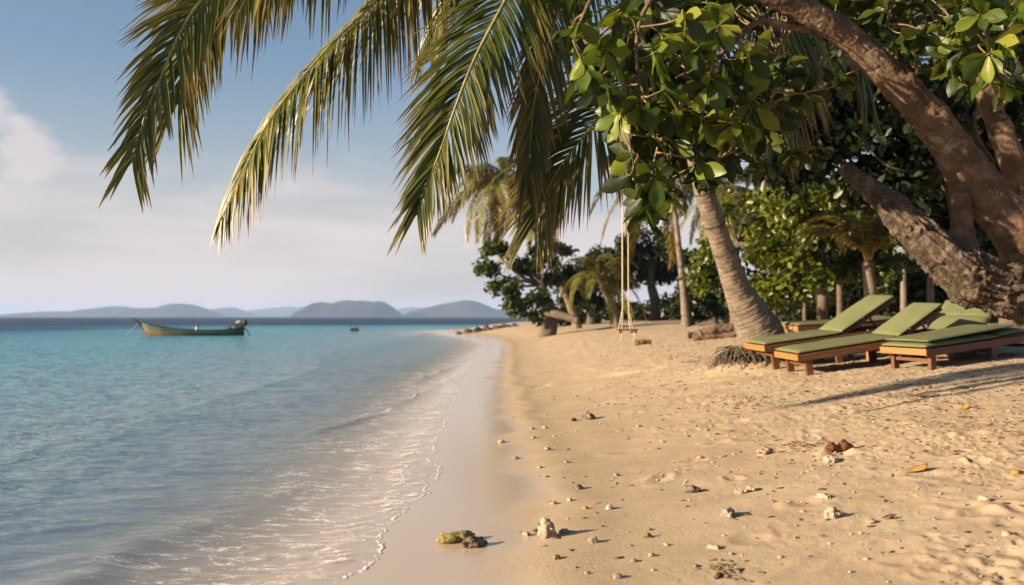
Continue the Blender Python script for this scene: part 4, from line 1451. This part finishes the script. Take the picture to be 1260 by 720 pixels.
def lounger(label, corner_px, Y, rot, ang=28, seat=1.2, back=.82, w=.66, deck=.235, cush=.052, extra=False, pitch=8.0, roll=2.0, crease=False):
    """corner_px: near foot corner of the wooden deck; local X runs foot -> head, local Y across"""
    c = at(corner_px[0], corner_px[1], Y)
    Rm = Matrix.Rotation(R(rot), 4, 'Z') @ Matrix.Rotation(-R(pitch), 4, 'Y') @ Matrix.Rotation(R(roll), 4, 'X')
    o = c - Rm @ Vector((0, -w / 2, deck))
    root = empty('sun_lounger', o)
    root.rotation_euler = Rm.to_euler()
    W4 = Matrix.Translation(o) @ Rm

    def leg_foot(lx, ly):
        p = W4 @ Vector((lx, ly, 0))
        return float(base_h(p.x, p.y)) - p.z - .05
    tag(root, label, 'sun lounger', 'wooden sun loungers on the sand')
    L = seat + back
    h = w / 2
    for s in (-1, 1):
        obj('side_rail', box_mesh('side_rail', 0, L, s * h - .018 * (s + 1), s * h + .018 * (1 - s), deck - .085, deck, .006), M['teak'], root)
    obj('end_rail', box_mesh('end_rail', -.028, -.001, -h - .004, h + .004, deck - .07, deck + .004, .006), M['teak_light'], root)
    obj('end_rail', box_mesh('end_rail', L + .001, L + .028, -h, h, deck - .10, deck + .004, .006), M['teak'], root)
    for lx in (.14, seat * .95, L - .16):
        for s in (-1, 1):
            yc = s * (h - .065)
            obj('leg', box_mesh('leg', lx - .045, lx + .045, yc - .025, yc + .025, min(leg_foot(lx, yc), .1), deck - .004, .006), M['teak'], root)
        obj('stretcher', box_mesh('stretcher', lx - .015, lx + .015, -h + .088, h - .088, .07, .11, .004), M['teak'], root)
    ns = int(seat / .085)
    sl = box_mesh('slat', -.034, .034, -h + .038, h - .038, -.016, .0, .003)
    for k in range(ns):
        s_ = obj('slat', sl, M['teak'], root)
        s_.location = (.06 + k * (seat - .08) / (ns - 1), 0, deck - .003)
    hinge = Matrix.Translation((seat, 0, deck)) @ Matrix.Rotation(-R(ang), 4, 'Y')
    br = obj('backrest', box_mesh('backrest', back - .04, back, -h + .082, h - .082, -.035, .0, .004, hinge), M['teak'], root)
    for s in (-1, 1):
        obj('stile', box_mesh('stile', .0, back, s * (h - .06) - .02, s * (h - .06) + .02, -.035, .0, .004, hinge), M['teak'], br)
    slb = box_mesh('slat', -.034, .034, -h + .045, h - .045, .001, .015, .003)
    nb = int(back / .09)
    for k in range(nb):
        s_ = obj('slat', slb, M['teak'], br)
        s_.matrix_local = hinge @ Matrix.Translation((.06 + k * (back - .1) / (nb - 1), 0, 0))
    if ang > 8:
        # prop struts
        for s in (-1, 1):
            p0 = hinge @ Vector((back * .55, s * (h - .10), -.03))
            obj('prop', tube_mesh('prop', [tuple(p0), (p0.x + .16, p0.y, deck - .06)], [.014, .014], rings=4, seg=8), M['teak'], root)
    z0 = deck + .004
    obj('cushion', soft_box('cushion', -.01, seat - .015, -h + .012, h - .012, z0, z0 + cush, seed=Y), M['cushion'], root)
    bc = obj('cushion', soft_box('cushion', .01, back + .02, -h + .012, h - .012, .018, .018 + cush, hinge, seed=Y + 3, crease=(back * .5,) if crease else None), M['cushion'], br)
    # edge piping
    zz = z0 + cush * .5
    if extra:
        obj('cushion', soft_box('cushion', .06, seat + back * .4, -h + .03, h - .01, z0 + cush + .014, z0 + cush * 1.75, Matrix.Rotation(-R(1.6), 4, 'Y'), seed=9), M['cushion'], root)
    return root


lounger('wooden lounger with green cushion, its foot against the leaning palm trunk', (942, 426), 12.95, 9, 25, 1.08, .88, pitch=7.5)
lounger('wooden lounger with a green cushion and its backrest raised, next to the side table', (983, 437), 12.1, 9, 26, 1.34, .70, pitch=8)
lounger('wooden lounger with two green cushions stacked flat beneath the gnarled limb', (1141, 430), 11.3, 27, 2, 1.25, .75, extra=True, pitch=5, roll=1)
lounger('wooden lounger with its wide creased green backrest raised, just behind the stacked cushions', (1172, 425), 12.15, 46, 27, 1.02, .80, w=.72, pitch=5, roll=1, crease=True)
lounger('small distant wooden lounger with a flat green cushion behind the leaning palm trunk', (983, 402), 17.5, 12, 3, 1.2, .7, pitch=2, roll=3)


def side_table():
    p = at(1072, 418, 13.5)
    gz = float(base_h(p.x, p.y))
    root = empty('side_table', (p.x, p.y, gz), R(20))
    tag(root, 'small square wooden side table with an orange lit side between two loungers', 'table')
    for k in range(5):
        s_ = obj('slat', box_mesh('slat', -.25 + k * .1 + .004, -.15 + k * .1 - .004, -.24, .24, .36, .382, .004), M['teak'], root)
    for x, y in ((-1, -1), (1, -1), (-1, 1), (1, 1)):
        obj('leg', box_mesh('leg', x * .2 - .025, x * .2 + .025, y * .19 - .025, y * .19 + .025, -.05, .357, .004), M['teak_light'], root)
    for y in (-1, 1):
        obj('apron', box_mesh('apron', -.173, .173, y * .19 - .012, y * .19 + .012, .22, .356, .003), M['teak_light'], root)
    for x in (-1, 1):
        obj('apron', box_mesh('apron', x * .2 - .012, x * .2 + .012, -.163, .163, .22, .356, .003), M['teak_light'], root)


side_table()


# ------------------------------------------------------------------ swing
def swing():
    Y = 16.6
    M['rope'] = simple_mat('rope', (.42, .34, .22), (.52, .43, .30), .9, 40)
    M['swing_wood'] = simple_mat('swing_wood', (.14, .085, .045), (.24, .15, .08), .7, 14, .002, 60, (1, 8, 8))
    s0 = at(770, 407, Y)
    gz = float(base_h(s0.x, Y))
    root = empty('rope_swing', (s0.x, Y, gz), R(12))
    tag(root, 'plank swing hanging on two long pale ropes above the sand', 'swing')
    sz = s0.z - gz
    tz = at(768, 168, Y).z - gz
    obj('seat', box_mesh('seat', -.19, .19, -.085, .085, sz, sz + .032, .006), M['swing_wood'], root)
    obj('seat_bar', box_mesh('seat_bar', -.16, -.10, -.12, .12, sz - .035, sz - .001, .006), M['swing_wood'], root)
    obj('seat_bar', box_mesh('seat_bar', .10, .16, -.12, .12, sz - .035, sz - .001, .006), M['swing_wood'], root)
    for s in (-1, 1):
        x = s * .052
        r = obj('rope', tube_mesh('rope', [(x, 0, sz + .36), (x * .98, .01, sz + 1.2), (x * .92, 0, tz)], [.011, .011, .011], rings=30, seg=7), M['rope'], root)
        for q in (-1, 1):
            obj('rope_bridle', tube_mesh('rope_bridle', [(x, 0, sz + .37), (x + s * .02 + q * .03, q * .04, sz + .2), (x + s * .06 + q * .055, q * .088, sz - .02)], [.009, .009, .009], rings=8, seg=6), M['rope'], r)
        obj('rope_end', tube_mesh('rope_end', [(x + s * .06, -.1, sz - .03), (x + s * .06 + .01, -.1, sz - .1), (x + s * .06 - .02, -.1, sz - .17)], [.01, .01, .006], rings=6, seg=6), M['rope'], r)
    return root.location.x, tz + gz


sx, sz_top = swing()
# the long branch the swing hangs from belongs to the leafy tree behind the palm trunk
for o_ in bpy.data.objects:
    if o_.get('label', '').startswith('leafy tree reaching over the swing'):
        o = o_.location
        pts = [tuple(at(896, 205, 17.6)), tuple(at(860, 190, 17.3)), (sx + .55, 16.75, sz_top + .03), (sx, 16.6, sz_top + .02), (sx - .6, 16.4, sz_top + .1), (sx - .9, 16.3, sz_top + .25)]
        obj('swing_branch', tube_mesh('swing_branch', shift(pts, o), [.06, .055, .045, .04, .025, .01], rings=50, seg=10, disp=lambda v: .2 * perlin3(v * 6)), M['dark_bark'], o_)

# ------------------------------------------------------------------ longtail boat
def boat_paint_shaded():
    m, t = new_mat('boat_paint')
    tc = N(t, 'ShaderNodeTexCoord')
    sp = N(t, 'ShaderNodeSeparateXYZ')
    t.links.new(tc.outputs['Object'], sp.inputs[0])
    n = N(t, 'ShaderNodeTexNoise', ins={'Scale': 3.0, 'Detail': 5.0})
    t.links.new(tc.outputs['Object'], n.inputs['Vector'])
    f = mrange(t, mathn(t, 'ADD', sp.outputs[0], mathn(t, 'MULTIPLY', n.outputs[0], 1.2)), -1.9, .9)
    b = N(t, 'ShaderNodeBsdfPrincipled', ins={'Roughness': .6})
    t.links.new(mixc(t, f, (.12, .075, .014), (.022, .016, .011)), b.inputs['Base Color'])  # yellow paint; shade towards the stern is painted in as dark brown
    finish(t, b.outputs[0])
    return m


M['boat_yellow'] = boat_paint_shaded()
M['boat_green'] = simple_mat('boat_green', (.016, .05, .042), (.025, .07, .055), .5, 1.5)
M['boat_dark'] = simple_mat('boat_dark', (.022, .018, .015), (.05, .04, .03), .6, 3)
M['boat_pale'] = simple_mat('boat_pale', (.5, .48, .44), (.62, .6, .56), .6, 3)


def boat():
    Y = 66.0
    pxm = F / Y
    o = at(243, 413, Y)
    o.z = 0
    root = empty('longtail_boat', o, R(4))
    tag(root, 'long narrow wooden boat with raised prow moored on the turquoise water', 'boat')
    # stations from stern (+x) to bow (-x)
    s = np.linspace(0, 1, 46)
    x = 2.95 - s * 6.55
    sheer = np.interp(s, [0, .06, .2, .45, .7, .86, 1], [.52, .46, .37, .36, .46, .62, .84])
    keel = np.interp(s, [0, .05, .15, .8, .93, 1], [-.02, -.12, -.18, -.18, -.10, .42])
    beam = np.interp(s, [0, .08, .3, .55, .8, .93, 1], [.36, .46, .60, .64, .48, .24, .05])
    g = np.linspace(0, 1, 12)

    def shell(lo, hi, off):
        gg = np.linspace(lo, hi, 10)
        V = []
        for sd in (-1, 1):
            S, G = np.meshgrid(np.arange(46), gg, indexing='ij')
            yy = beam[S] * np.sin(G * np.pi / 2) ** .75 * sd + off * sd
            zz = keel[S] + (sheer[S] - keel[S]) * G ** 1.5
            V.append(np.stack([x[S], yy, zz], -1).reshape(-1, 3))
        Fa = grid_faces(46, 10)
        return V, Fa

    def add_shell(name, lo, hi, mat, th=.03):
        Vo, Fa = shell(lo, hi, 0)
        Vi, _ = shell(lo, hi, -th)
        mb = MB()
        mb.add(Vo[0], Fa[:, ::-1])
        mb.add(Vo[1], Fa)
        mb.add(Vi[0], Fa)
        mb.add(Vi[1], Fa[:, ::-1])
        return obj(name, mb.mesh(name, True), mat, root)
    add_shell('hull', 0, .76, M['boat_yellow'])
    add_shell('sheer_strake', .765, 1.0, M['boat_green'], .035)
    # transom
    V = [(2.96, -.36, .52), (2.96, .36, .52), (2.96, .2, .0), (2.96, -.2, .0), (3.0, -.36, .52), (3.0, .36, .52), (3.0, .2, 0), (3.0, -.2, 0)]
    obj('transom', mesh_np('transom', V, [[(0, 1, 2, 3), (7, 6, 5, 4), (0, 4, 5, 1), (1, 5, 6, 2), (2, 6, 7, 3), (3, 7, 4, 0)]]), M['boat_dark'], root)
    for sd in (-1, 1):
        P = [(x[k], beam[k] * sd, sheer[k] + .015) for k in range(0, 46, 3)]
        obj('gunwale', tube_mesh('gunwale', P, [.032] * len(P), rings=50, seg=8), M['boat_dark'], root)
    obj('prow_post', tube_mesh('prow_post', [(-3.02, 0, -.05), (-3.45, 0, .40), (-3.75, 0, .80), (-4.2, 0, 1.16)], [.06, .075, .075, .05], rings=20, seg=8), M['boat_dark'], root)
    for xx in (-1.9, -.8, .5, 1.5):
        k = np.argmin(np.abs(x - xx))
        obj('thwart', box_mesh('thwart', xx - .13, xx + .13, -beam[k] * .9, beam[k] * .9, sheer[k] - .10, sheer[k] - .06, .008), M['boat_dark'], root)
    obj('floor_boards', box_mesh('floor_boards', -2.2, 2.4, -.32, .32, .02, .05, .008), M['boat_dark'], root)
    p = obj('post', tube_mesh('post', [(0, .05, .05), (0, .05, .45), (0.01, .05, .86)], [.055, .05, .045], rings=10, seg=8), M['boat_dark'], root)
    obj('cloth', tube_mesh('cloth', [(-.03, .02, .36), (-.05, .0, .48), (-.04, .02, .60)], [.09, .10, .05], rings=10, seg=8, disp=lambda v: .3 * perlin3(v * 9)), M['boat_pale'], p)
    # engine on the stern
    e = obj('engine', box_mesh('engine', 2.45, 2.95, -.20, .20, .50, .84, .05), M['boat_dark'], root)
    obj('flywheel', tube_mesh('flywheel', [(2.98, -.02, .80), (3.12, -.02, .86), (3.22, -.02, .88)], [.20, .22, .17], rings=8, seg=16), M['boat_dark'], e)
    obj('fuel_tank', box_mesh('fuel_tank', 2.52, 2.82, -.17, .13, .845, .98, .03, Matrix.Translation((2.67, 0, .9)) @ Matrix.Rotation(-.35, 4, 'Y') @ Matrix.Translation((-2.67, 0, -.9))), M['boat_pale'], e)
    obj('tiller', tube_mesh('tiller', [(2.5, 0, .72), (2.1, 0, .62), (1.7, .05, .56)], [.025, .02, .02], rings=8, seg=6), M['boat_dark'], e)
    obj('propeller_shaft', tube_mesh('propeller_shaft', [(2.95, .02, .62), (3.2, .05, .36), (3.45, .08, -.05)], [.04, .035, .03], rings=8, seg=6), M['boat_dark'], e)
    b = obj('covered_bundle', tube_mesh('covered_bundle', [(1.9, 0, .36), (2.1, 0, .42), (2.3, .05, .38)], [.10, .16, .10], rings=10, seg=10, disp=lambda v: .25 * perlin3(v * 6)), M['boat_dark'], root)
    obj('anchor_rope', tube_mesh('anchor_rope', [(-3.85, 0, .9), (-4.1, -.3, .45), (-4.5, -.6, -.05)], [.014, .012, .012], rings=12, seg=5), M['boat_pale'], root)


boat()
fb = at(436, 407.5, 88)
fl = empty('float', (fb.x, fb.y, 0))
tag(fl, 'small dark mooring float on the water between boat and beach', 'float')
obj('drum', tube_mesh('drum', [(-.36, 0, .10), (-.1, 0, .12), (.1, 0, .12), (.36, 0, .10)], [.15, .17, .17, .15], rings=14, seg=16, disp=lambda v: .08 * perlin3(v * 6)), M['boat_dark'], fl)
obj('lug', box_mesh('lug', -.30, -.18, -.05, .05, .24, .34, .01), M['boat_dark'], fl)
obj('lug', box_mesh('lug', .18, .30, -.05, .05, .24, .34, .01), M['boat_dark'], fl)

# ------------------------------------------------------------------ stones, coral and litter
M['coral_pale'] = simple_mat('coral_pale', (.25, .20, .14), (.38, .31, .225), .9, 30, .006, 60)
M['stone_tan'] = simple_mat('stone_tan', (.24, .185, .12), (.38, .30, .20), .9, 25, .006, 60)
M['stone_dark'] = simple_mat('stone_dark', (.06, .048, .035), (.20, .16, .12), .9, 28, .008, 60)
M['stone_grey'] = simple_mat('stone_grey', (.14, .12, .10), (.33, .28, .23), .9, 34, .008, 60)
M['moss'] = simple_mat('moss', (.13, .11, .03), (.24, .20, .08), .95, 22, .008, 60)
M['shell_white'] = simple_mat('shell_white', (.50, .46, .39), (.60, .56, .49), .6, 20)
M['pod'] = simple_mat('pod', (.055, .017, .008), (.13, .042, .016), .55, 18, .003, 50)
M['leaf_yellow'] = simple_mat('leaf_yellow', (.25, .135, .03), (.36, .205, .045), .6, 20)
M['litter'] = simple_mat('litter', (.065, .040, .020), (.15, .095, .048), .8, 9)
M['rock_shore'] = simple_mat('rock_shore', (.025, .022, .018), (.06, .05, .04), .7, 3, .02, 12)
M['driftwood'] = simple_mat('driftwood', (.09, .052, .030), (.19, .12, .075), .8, 4, .01, 30, (1, 6, 6))


def ico(sub):
    bm = bmesh.new()
    bmesh.ops.create_icosphere(bm, subdivisions=sub, radius=1)
    bm.verts.ensure_lookup_table()
    V = np.array([v.co[:] for v in bm.verts])
    Fc = np.array([[v.index for v in f.verts] for f in bm.faces])
    bm.free()
    return V, Fc


ICO = {k: ico(k) for k in (1, 2, 3, 4)}


def stone_mesh(seed, sc=(1, .8, .6), sub=4, rough=.5, pits=.3, name='stone'):
    V, Fc = ICO[sub]
    off = seed * 7.13
    r = 1 + rough * perlin3(V * 1.3 + off) + rough * .45 * perlin3(V * 3.1 + off) - pits * np.abs(perlin3(V * 5.0 + off)) + pits * .5 * perlin3(V * 10 + off)
    return mesh_np(name, V * r[:, None] * np.asarray(sc), Fc, True)


def put_stone(px, py, wpx, mat, label, seed, sc=(1, .8, .62), name='stone', cat='stone', group=None, rough=.5, pits=.3, sub=4, sink=.25, rz=None):
    p = ground_hit(px, py)
    s = wpx / 2 / F * p.y
    me = stone_mesh(seed, (s * sc[0], s * sc[1], s * sc[2]), sub, rough, pits, name)
    o = obj(name, me, M[mat])
    o.location = (p.x, p.y, p.z + s * sc[2] * (1 - 2 * sink) + float(sand_detail(np.array([p.x]), np.array([p.y]))[0]))
    o.rotation_euler = (0, 0, (seed * 1.7) % 6.28 if rz is None else rz)
    tag(o, label, cat, group)
    return o


put_stone(562, 667, 46, 'moss', 'flat greenish mossy coral slab lying at the edge of the wet sand', 1, (1, .55, .33), name='coral_slab', cat='coral', rz=.15)
put_stone(581, 673, 34, 'stone_dark', 'dark pitted rock leaning on the mossy coral slab', 2, (.9, .6, .5), pits=.5, rz=.3)
put_stone(672, 664, 24, 'coral_pale', 'upright pale coral lump with a pointed top beside small pebbles', 3, (.95, .8, 1.15), name='coral_lump', cat='coral', sink=.2, rz=0)
put_stone(659, 656, 9, 'stone_dark', 'small dark pebble tucked beside the upright pale coral lump', 4, sub=3)
put_stone(648, 660, 13, 'coral_pale', 'small pale stone beside the upright coral lump, on its water side', 5, (1, .8, .5), sub=3)
put_stone(694, 658, 14, 'stone_grey', 'small grey stone in the shadow of the upright coral lump', 6, (1, .8, .5), sub=3)
put_stone(724, 516, 17, 'stone_dark', 'dark brown lump on the smooth sand above the wet edge', 7, (1, .7, .62))
put_stone(706, 518, 8, 'pod', 'tiny brown fragment next to the dark brown lump', 8, sub=3)
put_stone(852, 606, 20, 'stone_dark', 'round dark pitted stone alone on smooth sand', 9, (1, .8, .66), pits=.5)
put_stone(896, 636, 24, 'stone_grey', 'speckled grey and black pitted stone on smooth sand', 10, (1, .75, .60), pits=.55)
put_stone(912, 608, 16, 'coral_pale', 'pale coral piece lying against its twin near the round dark stone', 11, (1, .6, .5), name='coral_piece', cat='coral', group='pair of pale coral pieces')
put_stone(925, 605, 15, 'coral_pale', 'pale coral piece lying against its twin near the round dark stone', 12, (1, .7, .6), name='coral_piece', cat='coral', group='pair of pale coral pieces')
put_stone(1024, 638, 23, 'coral_pale', 'squarish pale tan stone casting a clear shadow', 13, (.9, .75, .72), pits=.2)
put_stone(1022, 568, 19, 'coral_pale', 'pale stone just below the reddish brown seed pod', 14, (1, .8, .55))
put_stone(941, 559, 20, 'stone_tan', 'tan lump left of the litter patch and the seed pod', 15, (1, .8, .55))
put_stone(1014, 614, 21, 'coral_pale', 'flat pale coral chip beyond the squarish tan stone', 16, (1, .7, .42), name='coral_chip', cat='coral')
put_stone(1072, 643, 15, 'coral_pale', 'low pale chip right of the squarish tan stone', 17, (1, .7, .42), sub=3)
put_stone(1210, 617, 14, 'stone_tan', 'small tan stone near the churned sand', 18, (1, .8, .6), sub=3)
put_stone(1238, 658, 14, 'coral_pale', 'pale pebble at the rim of the churned sand', 19, (1, .8, .6), sub=3)
put_stone(1251, 583, 15, 'leaf_yellow', 'rounded yellowish stone near a fallen yellow leaf', 20, (1, .8, .6), sub=3)
put_stone(750, 628, 11, 'shell_white', 'bright white shell fragment on smooth sand', 21, (1, .8, .65), sub=3, name='shell', cat='shell')
put_stone(720, 629, 8, 'leaf_yellow', 'tiny orange pebble beside the white shell fragment', 22, sub=3)
put_stone(712, 603, 13, 'stone_dark', 'dark flattened pebble in the band of crumbs', 23, (1, .8, .5), sub=3)
put_stone(797, 661, 12, 'moss', 'olive brown pebble right of the upright coral lump', 24, sub=3)
put_stone(685, 691, 12, 'stone_dark', 'dark pebble below the mossy coral slab on damp sand', 25, sub=3)
put_stone(730, 670, 14, 'stone_tan', 'tan pebble with a long shadow beside the upright coral lump', 26, sub=3)
put_stone(880, 675, 18, 'coral_pale', 'cracked pale coral crust half sunk in sand', 27, (1, .8, .35), name='coral_crust', cat='coral')
put_stone(884, 712, 18, 'stone_dark', 'dark crumbly lump half sunk in sand', 28, (1, .7, .4), pits=.6)
small = [(701, 619, 9), (681, 622, 10), (780, 692, 11), (802, 685, 10), (820, 671, 8), (760, 713, 14), (722, 709, 8), (617, 545, 10), (634, 565, 9), (664, 577, 8), (674, 556, 9), (656, 541, 8), (759, 586, 9), (861, 564, 9),
         (655, 530, 7), (670, 528, 7), (697, 571, 7), (740, 650, 6), (900, 683, 8), (1066, 690, 9), (1150, 640, 8), (960, 688, 8), (1010, 540, 8), (870, 530, 7), (815, 545, 7), (786, 525, 7)]
for i, (px, py, w) in enumerate(small):
    put_stone(px, py, w, ('coral_pale', 'stone_tan', 'stone_grey')[i % 3], 'tiny loose pebble among many scattered over the open sand', 40 + i, (1, .8, .55), sub=2, name='pebble', cat='pebble', group='loose pebbles on the sand')


def seed_pod():
    p = ground_hit(1032, 555)
    root = empty('seed_pod', p, .15)
    tag(root, 'reddish brown dried two lobed seed pod on the sand', 'seed pod')
    s = p.y / F
    for k, (dx, dz, r, sd) in enumerate(((-9, 4, 8, 3), (8, 6, 9, 5))):
        me = stone_mesh(sd, (r * s * 1.1, r * s * .8, r * s * .75), 3, .5, .35, 'lobe')
        lo = obj('lobe', me, M['pod'], root)
        lo.location = (dx * s, 0, dz * s)
    br = obj('husk', tube_mesh('husk', [(-8 * s, 0, 5 * s), (0, -2 * s, 4 * s), (8 * s, 0, 6 * s)], [3.6 * s, 2.8 * s, 3.6 * s], rings=12, seg=10, disp=lambda v: .4 * perlin3(v * 60)), M['pod'], root)


seed_pod()


def fallen_leaf(px, py, wpx, label, mat, rz, seed):
    p = ground_hit(px, py)
    V, F4 = near_leaf_mesh(seed)
    s = wpx / F * p.y
    V = V * s
    V[:, 2] = np.abs(V[:, 2]) * .8 + .004
    me = mesh_np('fallen_leaf', V, F4, True)
    o = obj('fallen_leaf', me, M[mat])
    md = o.modifiers.new('thickness', 'SOLIDIFY')
    md.thickness = .002
    dz = float(sand_detail(np.array([p.x]), np.array([p.y]))[0])
    o.location = (p.x, p.y, p.z + dz + .008)
    o.rotation_euler = (.12, -.15, rz)
    tag(o, label, 'leaf', 'fallen leaves')


fallen_leaf(1112, 583, 32, 'long yellow fallen leaf lying right of the seed pod', 'leaf_yellow', .1, 501)
fallen_leaf(1226, 568, 12, 'short curled yellow leaf near the rounded yellowish stone', 'leaf_yellow', .6, 502)
fallen_leaf(1120, 490, 22, 'brown leaf on rough sand in front of the loungers', 'pod', -.2, 503)
fallen_leaf(1180, 505, 20, 'amber leaf on rough sand beneath the gnarled limb', 'leaf_yellow', .5, 504)
fallen_leaf(1085, 640, 16, 'pale curled leaf beside the low pale chip', 'driftwood', .3, 505)


def crumbs():
    """uncountable crumbs of coral, bark and leaf"""
    rg = np.random.default_rng(31)
    LITTER = []
    for px, py, sp in ((1225, 498, .45), (1180, 515, .4), (1250, 530, .35), (985, 549, .10), (1245, 690, .16), (1150, 475, .5), (880, 705, .06), (720, 590, .22), (905, 500, .3), (1060, 500, .4), (800, 480, .5)):
        g_ = ground_hit(px, py)
        LITTER.append((g_.x, g_.y, sp))
    for name, n, mats, rng_s, flat in (('coral_crumbs', 900, 'stone_tan', (.003, .012), .6), ('leaf_litter', 2600, 'litter', (.005, .024), .14), ('dark_crumbs', 800, 'stone_dark', (.003, .014), .5)):
        V0, F0 = ICO[1]
        Vs, Fs, k = [], [], 0
        while k < n:
            ty = 3.3 * (24 / 3.3) ** rg.random()
            tx = rg.uniform(-.2, .62 * ty)
            if name != 'coral_crumbs' and k < n * .3:
                g_ = LITTER[int(rg.integers(0, len(LITTER)))]
                tx, ty = rg.normal(g_[0], g_[2]), rg.normal(g_[1], g_[2] * 1.6)
            d = float(dshore(tx, ty))
            pr = float(sstep(.7, 3.2, d)) * (.25 + .75 * float(sstep(-.15, .35, fbm2(np.array([tx * .8]), np.array([ty * .8]), 2)[0])))
            if name == 'leaf_litter':
                pr *= float(sstep(2.2, 5.0, d))
            if name != 'coral_crumbs' and k < n * .3:
                pr = 1.0 if d > 1.6 else 0
            if rg.random() > pr + (.04 if d > .7 else 0):
                continue
            s = rg.uniform(*rng_s) * (1 + .06 * ty)
            a = rg.uniform(0, 3.14)
            sc = np.array([s, s * rg.uniform(.35, .9), s * flat])
            v = V0 * sc * (1 + .25 * rg.normal(size=(len(V0), 1)))
            ca, sa = math.cos(a), math.sin(a)
            v = np.stack([v[:, 0] * ca - v[:, 1] * sa, v[:, 0] * sa + v[:, 1] * ca, v[:, 2]], 1)
            z = float(base_h(tx, ty)) + float(sand_detail(np.array([tx]), np.array([ty]))[0])
            Vs.append(v + [tx, ty, z + s * flat * .3])
            Fs.append(F0 + k * len(V0))
            k += 1
        o = obj(name, mesh_np(name, np.concatenate(Vs), np.concatenate(Fs)), M[mats])
        tag(o, {'coral_crumbs': 'scattered crumbs of coral on the sand', 'leaf_litter': 'brown leaf and bark litter strewn over the upper sand', 'dark_crumbs': 'tiny dark crumbs strewn over the sand'}[name], 'litter', kind='stuff')


crumbs()

# driftwood behind the palm
logs = [('reddish split driftwood log with a broken end', [(846, 404), (866, 402), (884, 400)], .11, 25), ('weathered driftwood log lying across the split one', [(862, 406), (880, 401), (902, 397)], .13, 24.4), ('thin driftwood pole on the sand in front of the split log', [(852, 409), (880, 407), (906, 405)], .07, 23.6),
        ('short dark piece of driftwood right behind the swing seat', [(781, 412), (792, 410), (801, 411)], .09, 24.5)]
for i, (lab, pp, r, Y) in enumerate(logs):
    P = []
    for px, py in pp:
        q = at(px, py, Y)
        P.append((q.x, Y, float(base_h(q.x, Y)) + r * .6 + (.12 if i == 1 and px > 870 else 0)))
    c = Vector(P[1])
    me = tube_mesh('driftwood_log', shift(P, c), [r * .9, r, r * .6], rings=30, seg=14, disp=lambda v: .5 * perlin3(v * 4 + 2.2) + .35 * perlin3(v * 11))
    lo = obj('driftwood_log', me, M['driftwood'])
    lo.location = c
    tag(lo, lab, 'driftwood')
# fallen limb at the far shore
fl_ = [tuple(at(672, 385, 46)), tuple(at(690, 388, 45.5)), tuple(at(712, 395, 45))]
c = Vector(fl_[1])
lo = obj('driftwood_log', tube_mesh('driftwood_log', shift(fl_, c), [.16, .2, .16], rings=24, seg=12, disp=lambda v: .25 * perlin3(v * 2)), M['dark_bark'])
lo.location = c
tag(lo, 'fallen bare trunk leaning from the sea almond to the sand', 'driftwood')
# rocks at the spit
for i, (px, py, w) in enumerate([(565, 404, 8), (577, 403.4, 12), (588, 402.6, 16), (600, 402.2, 14), (611, 401.6, 12), (622, 401, 12), (634, 400.5, 10), (594, 403.4, 9)]):
    p = at(px, py, 70)
    p.z = max(float(base_h(p.x, 70)), -.05)
    s = w / 2 / F * 70
    o_ = obj('shore_rock', stone_mesh(90 + i, (s, s * .8, s * .75), 3, .6, .35, 'shore_rock'), M['rock_shore'])
    o_.location = p
    tag(o_, 'low dark rock in the row along the far waterline', 'rock', 'row of rocks at the far waterline')

# ------------------------------------------------------------------ sea air
def haze():
    me = box_mesh('haze', -13600, 13600, -400, 13600, -10.5, 112, 0)
    m, t = new_mat('haze')
    pv = N(t, 'ShaderNodeVolumePrincipled', ins={'Color': (.47, .64, 1.0, 1), 'Density': 1.15e-4, 'Anisotropy': 0.0})
    out = t.nodes.new('ShaderNodeOutputMaterial')
    t.links.new(pv.outputs[0], out.inputs['Volume'])
    o = obj('haze', me, m)
    tag(o, 'pale sea haze over the far water', 'haze', kind='stuff')


haze()
